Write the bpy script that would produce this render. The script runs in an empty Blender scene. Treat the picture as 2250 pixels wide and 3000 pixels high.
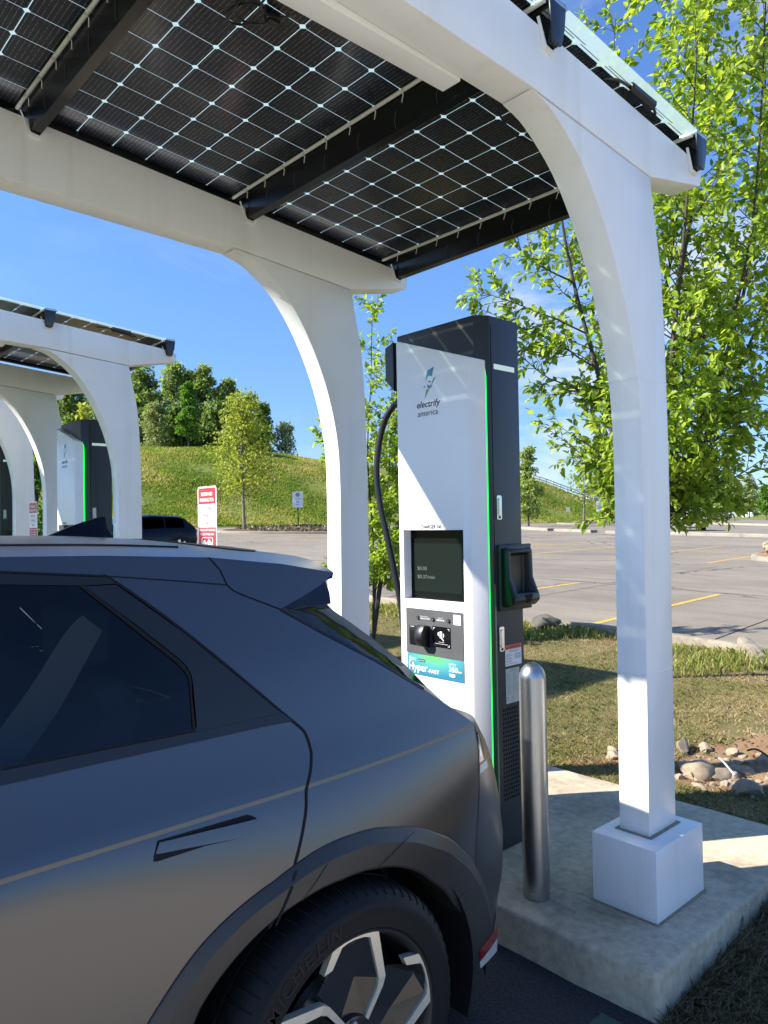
import bpy, bmesh, math, random
import numpy as np
from mathutils import Vector, Matrix
from mathutils.geometry import delaunay_2d_cdt
R = math.radians
random.seed(7); np.random.seed(7)
SC = bpy.context.scene
COL = SC.collection

# ------------------------------------------------------------------ camera
H = 1.62; F = 2186.0
TH = R(47.6); ROLL = math.atan(.0175); PITCH = math.atan(32/2186.)
AX = (math.cos(TH), math.sin(TH)); RT = (math.sin(TH), -math.cos(TH))
fw = Vector((AX[0]*math.cos(PITCH), AX[1]*math.cos(PITCH), math.sin(PITCH)))
lup = Vector((-AX[0]*math.sin(PITCH), -AX[1]*math.sin(PITCH), math.cos(PITCH)))
lrt = Vector((RT[0], RT[1], 0))
cR = lrt*math.cos(ROLL) - lup*math.sin(ROLL)
cU = lrt*math.sin(ROLL) + lup*math.cos(ROLL)
M = Matrix(((cR.x, cU.x, -fw.x, 0), (cR.y, cU.y, -fw.y, 0), (cR.z, cU.z, -fw.z, H), (0, 0, 0, 1)))
cd = bpy.data.cameras.new('camera'); cam = bpy.data.objects.new('camera', cd); COL.objects.link(cam)
cam.matrix_world = M
cd.sensor_fit = 'HORIZONTAL'; cd.sensor_width = 36; cd.lens = F/2250*36
cd.clip_start = .05; cd.clip_end = 3000
SC.camera = cam

def dl(X, Y): return X*AX[0]+Y*AX[1], X*RT[0]+Y*RT[1]
def xy(d, l): return d*AX[0]+l*RT[0], d*AX[1]+l*RT[1]
def plane_z(X, Y):
    d, l = dl(X, Y)
    return .1+.0169*(d-9)-.0187*(l-2)
def lerp(x, pts):
    if x <= pts[0][0]: return pts[0][1]
    for (a, b), (c, d) in zip(pts, pts[1:]):
        if x <= c: return b+(d-b)*(x-a)/(c-a)
    return pts[-1][1]
def sm(t):
    t = max(0, min(1, t)); return t*t*(3-2*t)

# ------------------------------------------------------------------ materials
def new_mat(name):
    m = bpy.data.materials.new(name); m.use_nodes = True
    nt = m.node_tree
    return m, nt, nt.nodes['Principled BSDF']
def N(nt, t, **kw):
    n = nt.nodes.new(t)
    for k, v in kw.items():
        if k.startswith('i_'): n.inputs[k[2:].replace('_', ' ')].default_value = v
        else: setattr(n, k, v)
    return n
def C4(c): return (c[0], c[1], c[2], 1)
def ramp(nt, stops):
    r = nt.nodes.new('ShaderNodeValToRGB'); e = r.color_ramp.elements
    while len(e) < len(stops): e.new(.5)
    for el, (p, c) in zip(e, stops): el.position = p; el.color = C4(c) if len(c) == 3 else c
    return r
def noise(nt, scale, detail=4, rough=.55, coord='Object', sc=None):
    tc = N(nt, 'ShaderNodeTexCoord'); n = N(nt, 'ShaderNodeTexNoise')
    n.inputs['Scale'].default_value = scale; n.inputs['Detail'].default_value = detail; n.inputs['Roughness'].default_value = rough
    if sc:
        mp = N(nt, 'ShaderNodeMapping'); mp.inputs['Scale'].default_value = sc
        nt.links.new(tc.outputs[coord], mp.inputs[0]); nt.links.new(mp.outputs[0], n.inputs['Vector'])
    else: nt.links.new(tc.outputs[coord], n.inputs['Vector'])
    return n
def mix(nt, fac, a, b, mode='MIX'):
    m = N(nt, 'ShaderNodeMix', data_type='RGBA', blend_type=mode)
    for s, v in ((0, fac), (6, a), (7, b)):
        if hasattr(v, 'links'): nt.links.new(v, m.inputs[s])
        elif s == 0: m.inputs[0].default_value = v
        else: m.inputs[s].default_value = C4(v)
    return m.outputs[2]
def bump(nt, b, h, strength, dist=.01):
    n = N(nt, 'ShaderNodeBump'); n.inputs['Strength'].default_value = strength; n.inputs['Distance'].default_value = dist
    nt.links.new(h, n.inputs['Height']); nt.links.new(n.outputs[0], b.inputs['Normal'])
def simple(name, col, rough=.5, metal=0, var=0, vs=6, bmp=0, bs=300, coat=0, emis=None, es=0, spec=None):
    m, nt, b = new_mat(name)
    b.inputs['Base Color'].default_value = C4(col); b.inputs['Roughness'].default_value = rough; b.inputs['Metallic'].default_value = metal
    if coat: b.inputs['Coat Weight'].default_value = coat; b.inputs['Coat Roughness'].default_value = .06
    if spec is not None: b.inputs['Specular IOR Level'].default_value = spec
    if var:
        n = noise(nt, vs, 6, .65)
        r = ramp(nt, [(.3, [c*(1-var) for c in col]), (.7, [min(1, c*(1+var*.6)) for c in col])])
        nt.links.new(n.outputs[0], r.inputs[0]); nt.links.new(r.outputs[0], b.inputs['Base Color'])
        mr = N(nt, 'ShaderNodeMapRange'); mr.inputs[3].default_value = rough*.8; mr.inputs[4].default_value = min(1, rough*1.25)
        nt.links.new(n.outputs[0], mr.inputs[0]); nt.links.new(mr.outputs[0], b.inputs['Roughness'])
    if bmp:
        n2 = noise(nt, bs, 2); bump(nt, b, n2.outputs[0], bmp, .002)
    if emis: b.inputs['Emission Color'].default_value = C4(emis); b.inputs['Emission Strength'].default_value = es
    return m
MT = {}
def m_white():
    m, nt, b = new_mat('white_powder_coat')
    n1 = noise(nt, 2.5, 5, .6); r1 = ramp(nt, [(.3, (.80, .79, .765)), (.7, (.86, .855, .84))]); nt.links.new(n1.outputs[0], r1.inputs[0])
    n2 = noise(nt, 7, 5, .65, sc=(1, 1, .06)); r2 = ramp(nt, [(.28, (.90, .885, .85)), (.46, (1, 1, 1))]); nt.links.new(n2.outputs[0], r2.inputs[0])
    n3 = noise(nt, 120, 3, .6); r3 = ramp(nt, [(.20, (.62, .58, .5)), (.245, (1, 1, 1))]); nt.links.new(n3.outputs[0], r3.inputs[0])
    a = mix(nt, .8, r1.outputs[0], r2.outputs[0], 'MULTIPLY'); a = mix(nt, .6, a, r3.outputs[0], 'MULTIPLY')
    nt.links.new(a, b.inputs['Base Color']); b.inputs['Roughness'].default_value = .34
    n4 = noise(nt, 420, 2); bump(nt, b, n4.outputs[0], .14, .002)
    return m
MT['white'] = m_white()
MT['panelwhite'] = simple('white_satin_panel', (.80, .80, .79), .3, var=.02, vs=2, bmp=.04, bs=500)
MT['charcoal'] = simple('charcoal_powder_coat', (.028, .031, .036), .42, var=.12, vs=4, bmp=.12, bs=600)
MT['black'] = simple('black_plastic', (.008, .008, .009), .35, var=.2, vs=20)
MT['blackmatte'] = simple('matte_black', (.006, .006, .006), .7)
MT['rubbergap'] = simple('dark_gap', (.003, .003, .003), .9)
MT['purlin'] = simple('black_gloss_paint', (.006, .0065, .007), .22, var=.2, vs=9, bmp=.05, bs=200, spec=.3)
MT['cable'] = simple('cable_rubber', (.012, .012, .013), .33)
MT['pvc'] = simple('white_conduit', (.7, .69, .64), .4, var=.06, vs=30)
MT['bracket'] = simple('galvanised_bracket', (.55, .56, .58), .35, metal=.9, var=.15, vs=30)
MT['led'] = simple('green_led', (.0, .3, .05), .4, emis=(.0, .95, .07), es=.62)
MT['ledwhite'] = simple('frosted_light_bar', (.62, .70, .66), .35, emis=(.7, .9, .8), es=.12)
MT['chrome'] = simple('chrome_handle', (.7, .71, .72), .22, metal=1, var=.1, vs=40)
MT['greyplate'] = simple('grey_panel', (.085, .087, .09), .42, var=.08, vs=12)
MT['nearblack'] = simple('black_gloss_plastic', (.006, .006, .007), .12)
MT['ink'] = simple('dark_ink', (.015, .018, .026), .5)
MT['inkwhite'] = simple('white_ink', (.82, .82, .82), .5)
MT['inkred'] = simple('red_ink', (.45, .02, .02), .5)
MT['inkgrey'] = simple('grey_ink', (.28, .28, .28), .6)
MT['signred'] = simple('sign_red', (.55, .022, .03), .4, var=.06, vs=9)
MT['signwhite'] = simple('sign_white', (.80, .80, .79), .4, var=.03, vs=9)
MT['labelorange'] = simple('label_orange', (.75, .13, .06), .5)
MT['labelwhite'] = simple('label_white', (.72, .73, .74), .5)
MT['labelgrey'] = simple('label_grey', (.42, .44, .40), .5)
MT['logoblue'] = simple('logo_blue', (.04, .23, .36), .45)
MT['logoteal'] = simple('logo_teal', (.09, .27, .30), .45)
MT['logogrey'] = simple('logo_grey', (.12, .2, .23), .45)
MT['logogreen'] = simple('logo_green', (.22, .34, .16), .45)
MT['screentext'] = simple('screen_text', (.08, .10, .09), .4, emis=(.35, .42, .38), es=.055)
MT['steelpost'] = simple('sign_post_steel', (.06, .065, .06), .5, metal=.4)
MT['yellow'] = simple('yellow_road_paint', (.58, .36, .05), .7, var=.35, vs=14)
MT['greenpaint'] = simple('green_road_paint', (.045, .11, .065), .7, var=.3, vs=14)
MT['fence'] = simple('white_vinyl', (.85, .84, .79), .5)

def m_screen():
    m, nt, b = new_mat('display_glass')
    b.inputs['Base Color'].default_value = (.006, .008, .008, 1); b.inputs['Roughness'].default_value = .05; b.inputs['Specular IOR Level'].default_value = .1
    n = noise(nt, 14, 4); bump(nt, b, n.outputs[0], .02)
    b.inputs['Emission Color'].default_value = (.10, .16, .13, 1); b.inputs['Emission Strength'].default_value = .0
    return m
MT['screen'] = m_screen()
def m_banner():
    m, nt, b = new_mat('green_blue_banner')
    tc = N(nt, 'ShaderNodeTexCoord'); mp = N(nt, 'ShaderNodeMapping')
    g = N(nt, 'ShaderNodeTexGradient', gradient_type='SPHERICAL')
    mp.inputs['Location'].default_value = (0, -.30/.16*0, 0)
    nt.links.new(tc.outputs['Generated'], mp.inputs[0]); mp.inputs['Location'].default_value = (0, -.52*1.5, -1.0*1.1); mp.inputs['Scale'].default_value = (0, 1.5, 1.1)
    nt.links.new(mp.outputs[0], g.inputs[0])
    r = ramp(nt, [(0, (.03, .17, .27)), (.45, (.07, .32, .33)), (.95, (.12, .50, .12))])
    nt.links.new(g.outputs[0], r.inputs[0]); nt.links.new(r.outputs[0], b.inputs['Base Color']); b.inputs['Roughness'].default_value = .4
    return m
MT['banner'] = m_banner()
def m_steel():
    m, nt, b = new_mat('brushed_stainless')
    b.inputs['Metallic'].default_value = 1
    n = noise(nt, 9, 6, .7, sc=(1, 1, .12)); r = ramp(nt, [(.3, (.36, .36, .36)), (.7, (.52, .52, .51))])
    nt.links.new(n.outputs[0], r.inputs[0]); nt.links.new(r.outputs[0], b.inputs['Base Color'])
    n2 = noise(nt, 60, 5, .7, sc=(1, 1, .05)); mr = N(nt, 'ShaderNodeMapRange'); mr.inputs[3].default_value = .22; mr.inputs[4].default_value = .42
    nt.links.new(n2.outputs[0], mr.inputs[0]); nt.links.new(mr.outputs[0], b.inputs['Roughness'])
    bump(nt, b, n2.outputs[0], .05, .002)
    return m
MT['steel'] = m_steel()
def m_concrete(name, c, scale=1.0, dark=.45):
    m, nt, b = new_mat(name)
    n1 = noise(nt, 1.6*scale, 8, .65); n2 = noise(nt, 30*scale, 5, .6); n3 = noise(nt, 5*scale, 6, .75, sc=(1, .25, 1))
    r1 = ramp(nt, [(.28, [v*(1-dark) for v in c]), (.5, c), (.75, [min(1, v*1.15) for v in c])])
    nt.links.new(n1.outputs[0], r1.inputs[0])
    r2 = ramp(nt, [(.3, (.72, .72, .72)), (.65, (1.05, 1.05, 1.05))]); nt.links.new(n2.outputs[0], r2.inputs[0])
    r3 = ramp(nt, [(.30, (.55, .54, .53)), (.42, (1, 1, 1))]); nt.links.new(n3.outputs[0], r3.inputs[0])
    a = mix(nt, 1, r1.outputs[0], r2.outputs[0], 'MULTIPLY'); a = mix(nt, .7, a, r3.outputs[0], 'MULTIPLY')
    nt.links.new(a, b.inputs['Base Color']); b.inputs['Roughness'].default_value = .85
    n4 = noise(nt, 140*scale, 4, .7); bump(nt, b, n4.outputs[0], .35, .004)
    return m
MT['concrete'] = m_concrete('pad_concrete', (.58, .48, .335))
MT['kerb'] = m_concrete('kerb_concrete', (.30, .255, .195), 2.5, .55)
MT['kerbfar'] = m_concrete('kerb_concrete_far', (.30, .265, .21), .6)
def m_asphalt(name, c, speck, scale=1.0, cracks=False):
    m, nt, b = new_mat(name)
    n1 = noise(nt, .22*scale, 7, .65); n2 = noise(nt, 85*scale, 3, .7); n3 = noise(nt, 2.2*scale, 6, .7, sc=(1, .3, 1))
    r1 = ramp(nt, [(.3, [v*.72 for v in c]), (.55, c), (.75, [v*1.2 for v in c])]); nt.links.new(n1.outputs[0], r1.inputs[0])
    r2 = ramp(nt, [(.35, [1-speck]*3), (.62, [1+speck*.4]*3)]); nt.links.new(n2.outputs[0], r2.inputs[0])
    r3 = ramp(nt, [(.25, (.7, .7, .7)), (.6, (1.04, 1.04, 1.04))]); nt.links.new(n3.outputs[0], r3.inputs[0])
    a = mix(nt, 1, r1.outputs[0], r2.outputs[0], 'MULTIPLY'); a = mix(nt, .8, a, r3.outputs[0], 'MULTIPLY')
    if cracks:
        tc = N(nt, 'ShaderNodeTexCoord'); w = noise(nt, .7, 4); v = N(nt, 'ShaderNodeTexVoronoi', feature='DISTANCE_TO_EDGE'); v.inputs['Scale'].default_value = .16
        ad = N(nt, 'ShaderNodeMix', data_type='VECTOR'); ad.inputs[0].default_value = .6
        sc = N(nt, 'ShaderNodeVectorMath', operation='MULTIPLY_ADD'); sc.inputs[1].default_value = (1.6, 1.6, 0)
        nt.links.new(w.outputs['Color'], sc.inputs[0]); nt.links.new(tc.outputs['Object'], sc.inputs[2]); nt.links.new(sc.outputs[0], v.inputs['Vector'])
        rc = ramp(nt, [(.0, (.35, .34, .33)), (.0035, (.5, .5, .5)), (.006, (1, 1, 1))]); nt.links.new(v.outputs['Distance'], rc.inputs[0])
        a = mix(nt, 1, a, rc.outputs[0], 'MULTIPLY')
    nt.links.new(a, b.inputs['Base Color']); b.inputs['Roughness'].default_value = .9
    bump(nt, b, n2.outputs[0], .5, .006)
    return m
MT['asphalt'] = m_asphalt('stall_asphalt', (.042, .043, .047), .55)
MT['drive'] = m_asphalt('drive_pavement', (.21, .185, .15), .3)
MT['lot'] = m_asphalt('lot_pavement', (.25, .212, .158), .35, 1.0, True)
def m_ground(name, green, tan, soil, s=1.0, bs=.5):
    m, nt, b = new_mat(name)
    n1 = noise(nt, .9*s, 6, .65); n2 = noise(nt, 9*s, 6, .7); n3 = noise(nt, .55*s, 5, .6); n4 = noise(nt, 70*s, 3, .7)
    r1 = ramp(nt, [(.42, green), (.6, tan)]); 
    ad = N(nt, 'ShaderNodeMath', operation='MULTIPLY_ADD'); ad.inputs[1].default_value = .5
    nt.links.new(n2.outputs[0], ad.inputs[0])
    h = N(nt, 'ShaderNodeMath', operation='MULTIPLY'); h.inputs[1].default_value = .5
    nt.links.new(n1.outputs[0], h.inputs[0]); nt.links.new(h.outputs[0], ad.inputs[2]); nt.links.new(ad.outputs[0], r1.inputs[0])
    r3 = ramp(nt, [(.60, (0, 0, 0)), (.68, (1, 1, 1))]); nt.links.new(n3.outputs[0], r3.inputs[0])
    a = mix(nt, r3.outputs[0], r1.outputs[0], soil)
    r4 = ramp(nt, [(.3, (.6, .6, .6)), (.7, (1.15, 1.15, 1.15))]); nt.links.new(n4.outputs[0], r4.inputs[0])
    a = mix(nt, 1, a, r4.outputs[0], 'MULTIPLY')
    nt.links.new(a, b.inputs['Base Color']); b.inputs['Roughness'].default_value = 1; b.inputs['Specular IOR Level'].default_value = .15
    bump(nt, b, n4.outputs[0], bs, .03)
    return m
MT['lawn'] = m_ground('lawn_soil', (.13, .125, .042), (.27, .20, .10), (.27, .13, .06))
MT['hill'] = m_ground('hill_grass', (.15, .20, .03), (.25, .25, .07), (.30, .26, .13), .25, .8)
MT['bounceground'] = m_concrete('pale_bounce_ground', (.50, .45, .37), .5, .3)  # pale warm tone chosen to bounce sunlight, for unseen ground only
MT['soil'] = m_ground('red_soil', (.30, .165, .085), (.36, .25, .14), (.24, .12, .06), 2.0)
MT['mulch'] = m_ground('bark_mulch', (.09, .065, .045), (.16, .12, .085), (.10, .07, .05), 1.5)
def m_island(name, stops, trans=None, tw=.35, rough=.6, posnoise=None):
    m, nt, b = new_mat(name)
    g = N(nt, 'ShaderNodeNewGeometry'); r = ramp(nt, stops)
    fac = g.outputs['Random Per Island']
    if posnoise:
        n = noise(nt, posnoise, 4, .6)
        a = N(nt, 'ShaderNodeMath', operation='MULTIPLY_ADD'); a.inputs[1].default_value = .45
        c = N(nt, 'ShaderNodeMapRange'); c.inputs[1].default_value = .38; c.inputs[2].default_value = .64; c.inputs[4].default_value = .6
        nt.links.new(n.outputs[0], c.inputs[0]); nt.links.new(fac, a.inputs[0]); nt.links.new(c.outputs[0], a.inputs[2]); fac = a.outputs[0]
    nt.links.new(fac, r.inputs[0]); nt.links.new(r.outputs[0], b.inputs['Base Color'])
    b.inputs['Roughness'].default_value = rough; b.inputs['Specular IOR Level'].default_value = .35
    if trans:
        t = N(nt, 'ShaderNodeBsdfTranslucent'); ms = N(nt, 'ShaderNodeMixShader'); ms.inputs[0].default_value = tw
        rt = ramp(nt, [(p, [c[0]*trans[0], c[1]*trans[1], c[2]*trans[2]]) for p, c in stops]); nt.links.new(fac, rt.inputs[0]); nt.links.new(rt.outputs[0], t.inputs[0])
        nt.links.new(b.outputs[0], ms.inputs[1]); nt.links.new(t.outputs[0], ms.inputs[2])
        nt.links.new(ms.outputs[0], nt.nodes['Material Output'].inputs[0])
    return m
MT['leaf'] = m_island('spring_leaf', [(0, (.11, .185, .018)), (.5, (.20, .30, .03)), (1, (.32, .41, .05))], (2.1, 1.95, 1.3), .5, .42)
MT['leafdark'] = m_island('dark_foliage', [(0, (.07, .125, .03)), (.6, (.14, .205, .045)), (1, (.21, .265, .065))], (1.8, 1.8, 1.2), .35, .6)
MT['leafmid'] = m_island('mid_foliage', [(0, (.13, .19, .045)), (.5, (.21, .28, .065)), (1, (.29, .345, .10))], (2, 2, 1.3), .35, .6)
MT['leafbright'] = m_island('bright_foliage', [(0, (.06, .13, .015)), (.5, (.09, .19, .02)), (1, (.13, .24, .03))], (2.2, 2.2, 1.3), .35, .6)
MT['leafolive'] = m_island('olive_foliage', [(0, (.15, .20, .022)), (.5, (.24, .285, .034)), (1, (.33, .36, .055))], (2, 1.9, 1.2), .4, .6)
MT['leafpale'] = m_island('pale_foliage', [(0, (.15, .19, .06)), (.5, (.23, .27, .09)), (1, (.30, .33, .13))], (1.8, 1.8, 1.4), .3, .6)
MT['blade'] = m_island('turf_blade', [(0, (.11, .145, .028)), (.3, (.17, .18, .042)), (.5, (.27, .23, .085)), (.75, (.40, .31, .16)), (1, (.46, .36, .21))], (1.4, 1.4, 1.2), .25, .7, 1.1)
MT['bladegreen'] = m_island('weed_blade', [(0, (.13, .165, .03)), (.5, (.21, .235, .045)), (.8, (.32, .30, .10)), (1, (.40, .33, .16))], (1.8, 1.8, 1.2), .35, .6)
MT['bladedead'] = m_island('dead_grass', [(0, (.06, .052, .03)), (.5, (.19, .15, .085)), (1, (.34, .28, .18))], (1.2, 1.2, 1.1), .2, .8)
MT['hillblade'] = m_island('hill_tuft', [(0, (.10, .17, .018)), (.45, (.17, .235, .028)), (.62, (.27, .28, .055)), (.8, (.40, .34, .13)), (1, (.42, .37, .16))], (1.8, 1.8, 1.2), .35, .7, .12)
MT['bark'] = simple('bark', (.055, .043, .034), .9, var=.4, vs=14, bmp=.8, bs=60)
MT['barkgrey'] = simple('grey_bark', (.17, .145, .12), .9, var=.3, vs=10, bmp=.6, bs=40)
MT['rock'] = m_concrete('field_rock', (.36, .28, .19), 6, .4)
MT['rockgrey'] = m_concrete('grey_rock', (.27, .25, .22), 6, .5)
MT['rockdark'] = m_concrete('mossy_rock', (.12, .11, .09), 6, .6)
def m_cell():
    m, nt, b = new_mat('solar_cell')
    tc = N(nt, 'ShaderNodeTexCoord'); sx = N(nt, 'ShaderNodeSeparateXYZ'); nt.links.new(tc.outputs['Object'], sx.inputs[0])
    a = N(nt, 'ShaderNodeMath', operation='MULTIPLY'); a.inputs[1].default_value = 1/.0174; nt.links.new(sx.outputs[0], a.inputs[0])
    f = N(nt, 'ShaderNodeMath', operation='FRACT'); nt.links.new(a.outputs[0], f.inputs[0])
    c = N(nt, 'ShaderNodeMath', operation='LESS_THAN'); c.inputs[1].default_value = .085; nt.links.new(f.outputs[0], c.inputs[0])
    n = noise(nt, 90, 3); r = ramp(nt, [(.40, (.012, .014, .02)), (.54, (.24, .25, .27))]); nt.links.new(n.outputs[0], r.inputs[0])
    n2 = noise(nt, 2.2, 4); r2 = ramp(nt, [(.3, (.003, .005, .012)), (.7, (.008, .011, .022))]); nt.links.new(n2.outputs[0], r2.inputs[0])
    nt.links.new(mix(nt, c.outputs[0], r2.outputs[0], r.outputs[0]), b.inputs['Base Color'])
    b.inputs['Roughness'].default_value = .32; b.inputs['Coat Weight'].default_value = .35; b.inputs['Coat Roughness'].default_value = .12; b.inputs['Specular IOR Level'].default_value = .3
    return m
MT['cell'] = m_cell()
def m_pane(name, tint, fac_t, diff, rough=.05):
    m, nt, b = new_mat(name); nt.nodes.remove(b)
    t = N(nt, 'ShaderNodeBsdfTransparent'); t.inputs[0].default_value = C4(tint)
    g = N(nt, 'ShaderNodeBsdfGlossy'); g.inputs['Roughness'].default_value = rough
    fr = N(nt, 'ShaderNodeFresnel'); fr.inputs[0].default_value = 1.5
    d = N(nt, 'ShaderNodeBsdfTranslucent'); d.inputs[0].default_value = C4(diff)
    d2 = N(nt, 'ShaderNodeBsdfDiffuse'); d2.inputs[0].default_value = C4(diff)
    md = N(nt, 'ShaderNodeMixShader'); nt.links.new(d.outputs[0], md.inputs[1]); nt.links.new(d2.outputs[0], md.inputs[2])
    gm = N(nt, 'ShaderNodeNewGeometry'); iv = N(nt, 'ShaderNodeMath', operation='SUBTRACT'); iv.inputs[0].default_value = 1; nt.links.new(gm.outputs['Backfacing'], iv.inputs[1])
    mu = N(nt, 'ShaderNodeMath', operation='MULTIPLY'); nt.links.new(fr.outputs[0], mu.inputs[0]); nt.links.new(iv.outputs[0], mu.inputs[1])
    m1 = N(nt, 'ShaderNodeMixShader'); m1.inputs[0].default_value = fac_t
    nt.links.new(t.outputs[0], m1.inputs[1]); nt.links.new(md.outputs[0], m1.inputs[2])
    m2 = N(nt, 'ShaderNodeMixShader'); nt.links.new(mu.outputs[0], m2.inputs[0]); nt.links.new(m1.outputs[0], m2.inputs[1]); nt.links.new(g.outputs[0], m2.inputs[2])
    nt.links.new(m2.outputs[0], nt.nodes['Material Output'].inputs[0])
    return m
MT['pane'] = m_pane('bifacial_glass', (.80, .95, .90), .80, (.60, .76, .70))
MT['clear'] = m_pane('clear_glass', (.97, .99, .98), .02, (.8, .9, .86))
MT['carglass'] = m_pane('tinted_car_glass', (.26, .29, .31), .02, (.02, .02, .02), .02)
MT['carglassdark'] = m_pane('privacy_glass', (.02, .022, .028), .02, (.01, .01, .01), .02)
def m_carpaint():
    m, nt, b = new_mat('matte_grey_car_paint')
    b.inputs['Base Color'].default_value = (.125, .121, .122, 1); b.inputs['Metallic'].default_value = .88; b.inputs['Roughness'].default_value = .30
    b.inputs['Coat Weight'].default_value = .12; b.inputs['Coat Roughness'].default_value = .3
    n = noise(nt, 900, 2); bump(nt, b, n.outputs[0], .03, .0006)
    return m
MT['car'] = m_carpaint()
MT['cladding'] = simple('cladding_plastic', (.055, .052, .049), .38, metal=.5, var=.05, vs=6, bmp=.05, bs=900)
MT['pillar'] = simple('pillar_trim', (.02, .02, .021), .3, metal=.2)
MT['gloss'] = simple('gloss_black', (.004, .004, .005), .05, spec=.5)
MT['tyre'] = simple('tyre_rubber', (.008, .008, .009), .6, var=.25, vs=8, bmp=.2, bs=200, spec=.25)
MT['tyretext'] = simple('tyre_lettering', (.012, .012, .0135), .6, spec=.3)
MT['alloy'] = simple('machined_alloy', (.84, .75, .58), .34, metal=.6, var=.05, vs=30)
MT['rimgrey'] = simple('rim_grey', (.06, .058, .055), .4, metal=.6)
MT['reflector'] = simple('red_reflector', (.25, .01, .015), .15, coat=.5)
MT['lamp'] = simple('clear_lamp', (.45, .46, .48), .12, coat=.6)
MT['taillight'] = simple('tail_lamp_red', (.12, .006, .008), .1, coat=.6)
MT['seat'] = simple('seat_fabric', (.10, .10, .105), .9)
MT['belt'] = simple('seat_belt', (.32, .33, .305), .7)
MT['suvwhite'] = simple('white_car_paint', (.75, .76, .78), .2, coat=.5)
MT['vwblack'] = simple('black_car_paint', (.004, .005, .009), .15, spec=.25)
MT['greycar'] = simple('grey_car_paint', (.06, .065, .075), .2, coat=.5)

# ------------------------------------------------------------------ mesh helpers
def mesh_obj(name, V, Fc, mat, loc=(0, 0, 0), smooth=False, bevel=0, segs=2, angle=30, mats=None, mi=None):
    me = bpy.data.meshes.new(name)
    lx, ly, lz = loc
    me.from_pydata([(v[0]-lx, v[1]-ly, v[2]-lz) for v in V], [], Fc)
    for mm in (mats or [mat]): me.materials.append(mm)
    if mi is not None: me.polygons.foreach_set('material_index', mi)
    if bevel:
        bm = bmesh.new(); bm.from_mesh(me)
        bmesh.ops.recalc_face_normals(bm, faces=bm.faces)
        ed = [e for e in bm.edges if len(e.link_faces) == 2 and e.calc_face_angle(0) > R(angle)]
        bmesh.ops.bevel(bm, geom=ed, offset=bevel, segments=segs, affect='EDGES', profile=.5, clamp_overlap=True)
        bm.to_mesh(me); bm.free()
    if smooth or bevel:
        me.polygons.foreach_set('use_smooth', [True]*len(me.polygons))
        try: me.set_sharp_from_angle(angle=R(40))
        except Exception: pass
    me.update()
    o = bpy.data.objects.new(name, me); COL.objects.link(o)
    return o
def tag(o, label=None, cat=None, group=None, kind=None):
    if label: o['label'] = label
    if cat: o['category'] = cat
    if group: o['group'] = group
    if kind: o['kind'] = kind
    return o
class Thing:
    def __init__(s, name, loc, label, cat, group=None):
        s.o = bpy.data.objects.new(name, None); COL.objects.link(s.o); s.o.location = loc; s.loc = loc; s.o.empty_display_size = .1
        tag(s.o, label, cat, group)
    def part(s, name, V, Fc, mat, parent=None, label=None, **kw):
        o = mesh_obj(name, V, Fc, mat, s.loc, **kw); o.parent = parent or s.o
        if label: o['label'] = label
        return o
def single(name, V, Fc, mat, loc, label, cat, group=None, **kw):
    o = mesh_obj(name, V, Fc, mat, loc, **kw); o.location = loc
    return tag(o, label, cat, group)
def struct(name, V, Fc, mat, **kw):
    o = mesh_obj(name, V, Fc, mat, **kw); o['kind'] = 'structure'; return o
def copy_tree(o, dv, label=None, parent=None, skip=()):
    c = o.copy(); COL.objects.link(c)
    if parent is None:
        c.location = Vector(o.location)+Vector(dv)
        if label: c['label'] = label
    else: c.parent = parent; 
    for ch in list(o.children):
        if ch.name.split('.')[0] in skip or ch.get('once'): continue
        copy_tree(ch, dv, None, c, skip)
    return c
class MB:
    def __init__(s): s.V = []; s.F = []
    def add(s, V, Fc):
        n = len(s.V); s.V += [tuple(v) for v in V]; s.F += [tuple(i+n for i in f) for f in Fc]; return s
    def box(s, a, b): return s.add(*box(a, b))
    def tube(s, pts, r, n=8, cap=True): return s.add(*tube(pts, r, n, cap))
    def vf(s): return s.V, s.F
def box(a, b):
    x0, y0, z0 = a; x1, y1, z1 = b
    V = [(x0, y0, z0), (x1, y0, z0), (x1, y1, z0), (x0, y1, z0), (x0, y0, z1), (x1, y0, z1), (x1, y1, z1), (x0, y1, z1)]
    return V, [(0, 3, 2, 1), (4, 5, 6, 7), (0, 1, 5, 4), (1, 2, 6, 5), (2, 3, 7, 6), (3, 0, 4, 7)]
def prism(poly, mapf, h0, h1):
    """poly: 2D points, extruded between h0 and h1; mapf(u, v, h) -> xyz"""
    n = len(poly)
    V = [mapf(u, v, h0) for u, v in poly]+[mapf(u, v, h1) for u, v in poly]
    Fc = [tuple(range(n-1, -1, -1)), tuple(range(n, 2*n))]+[(i, (i+1) % n, n+(i+1) % n, n+i) for i in range(n)]
    return V, Fc
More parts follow.
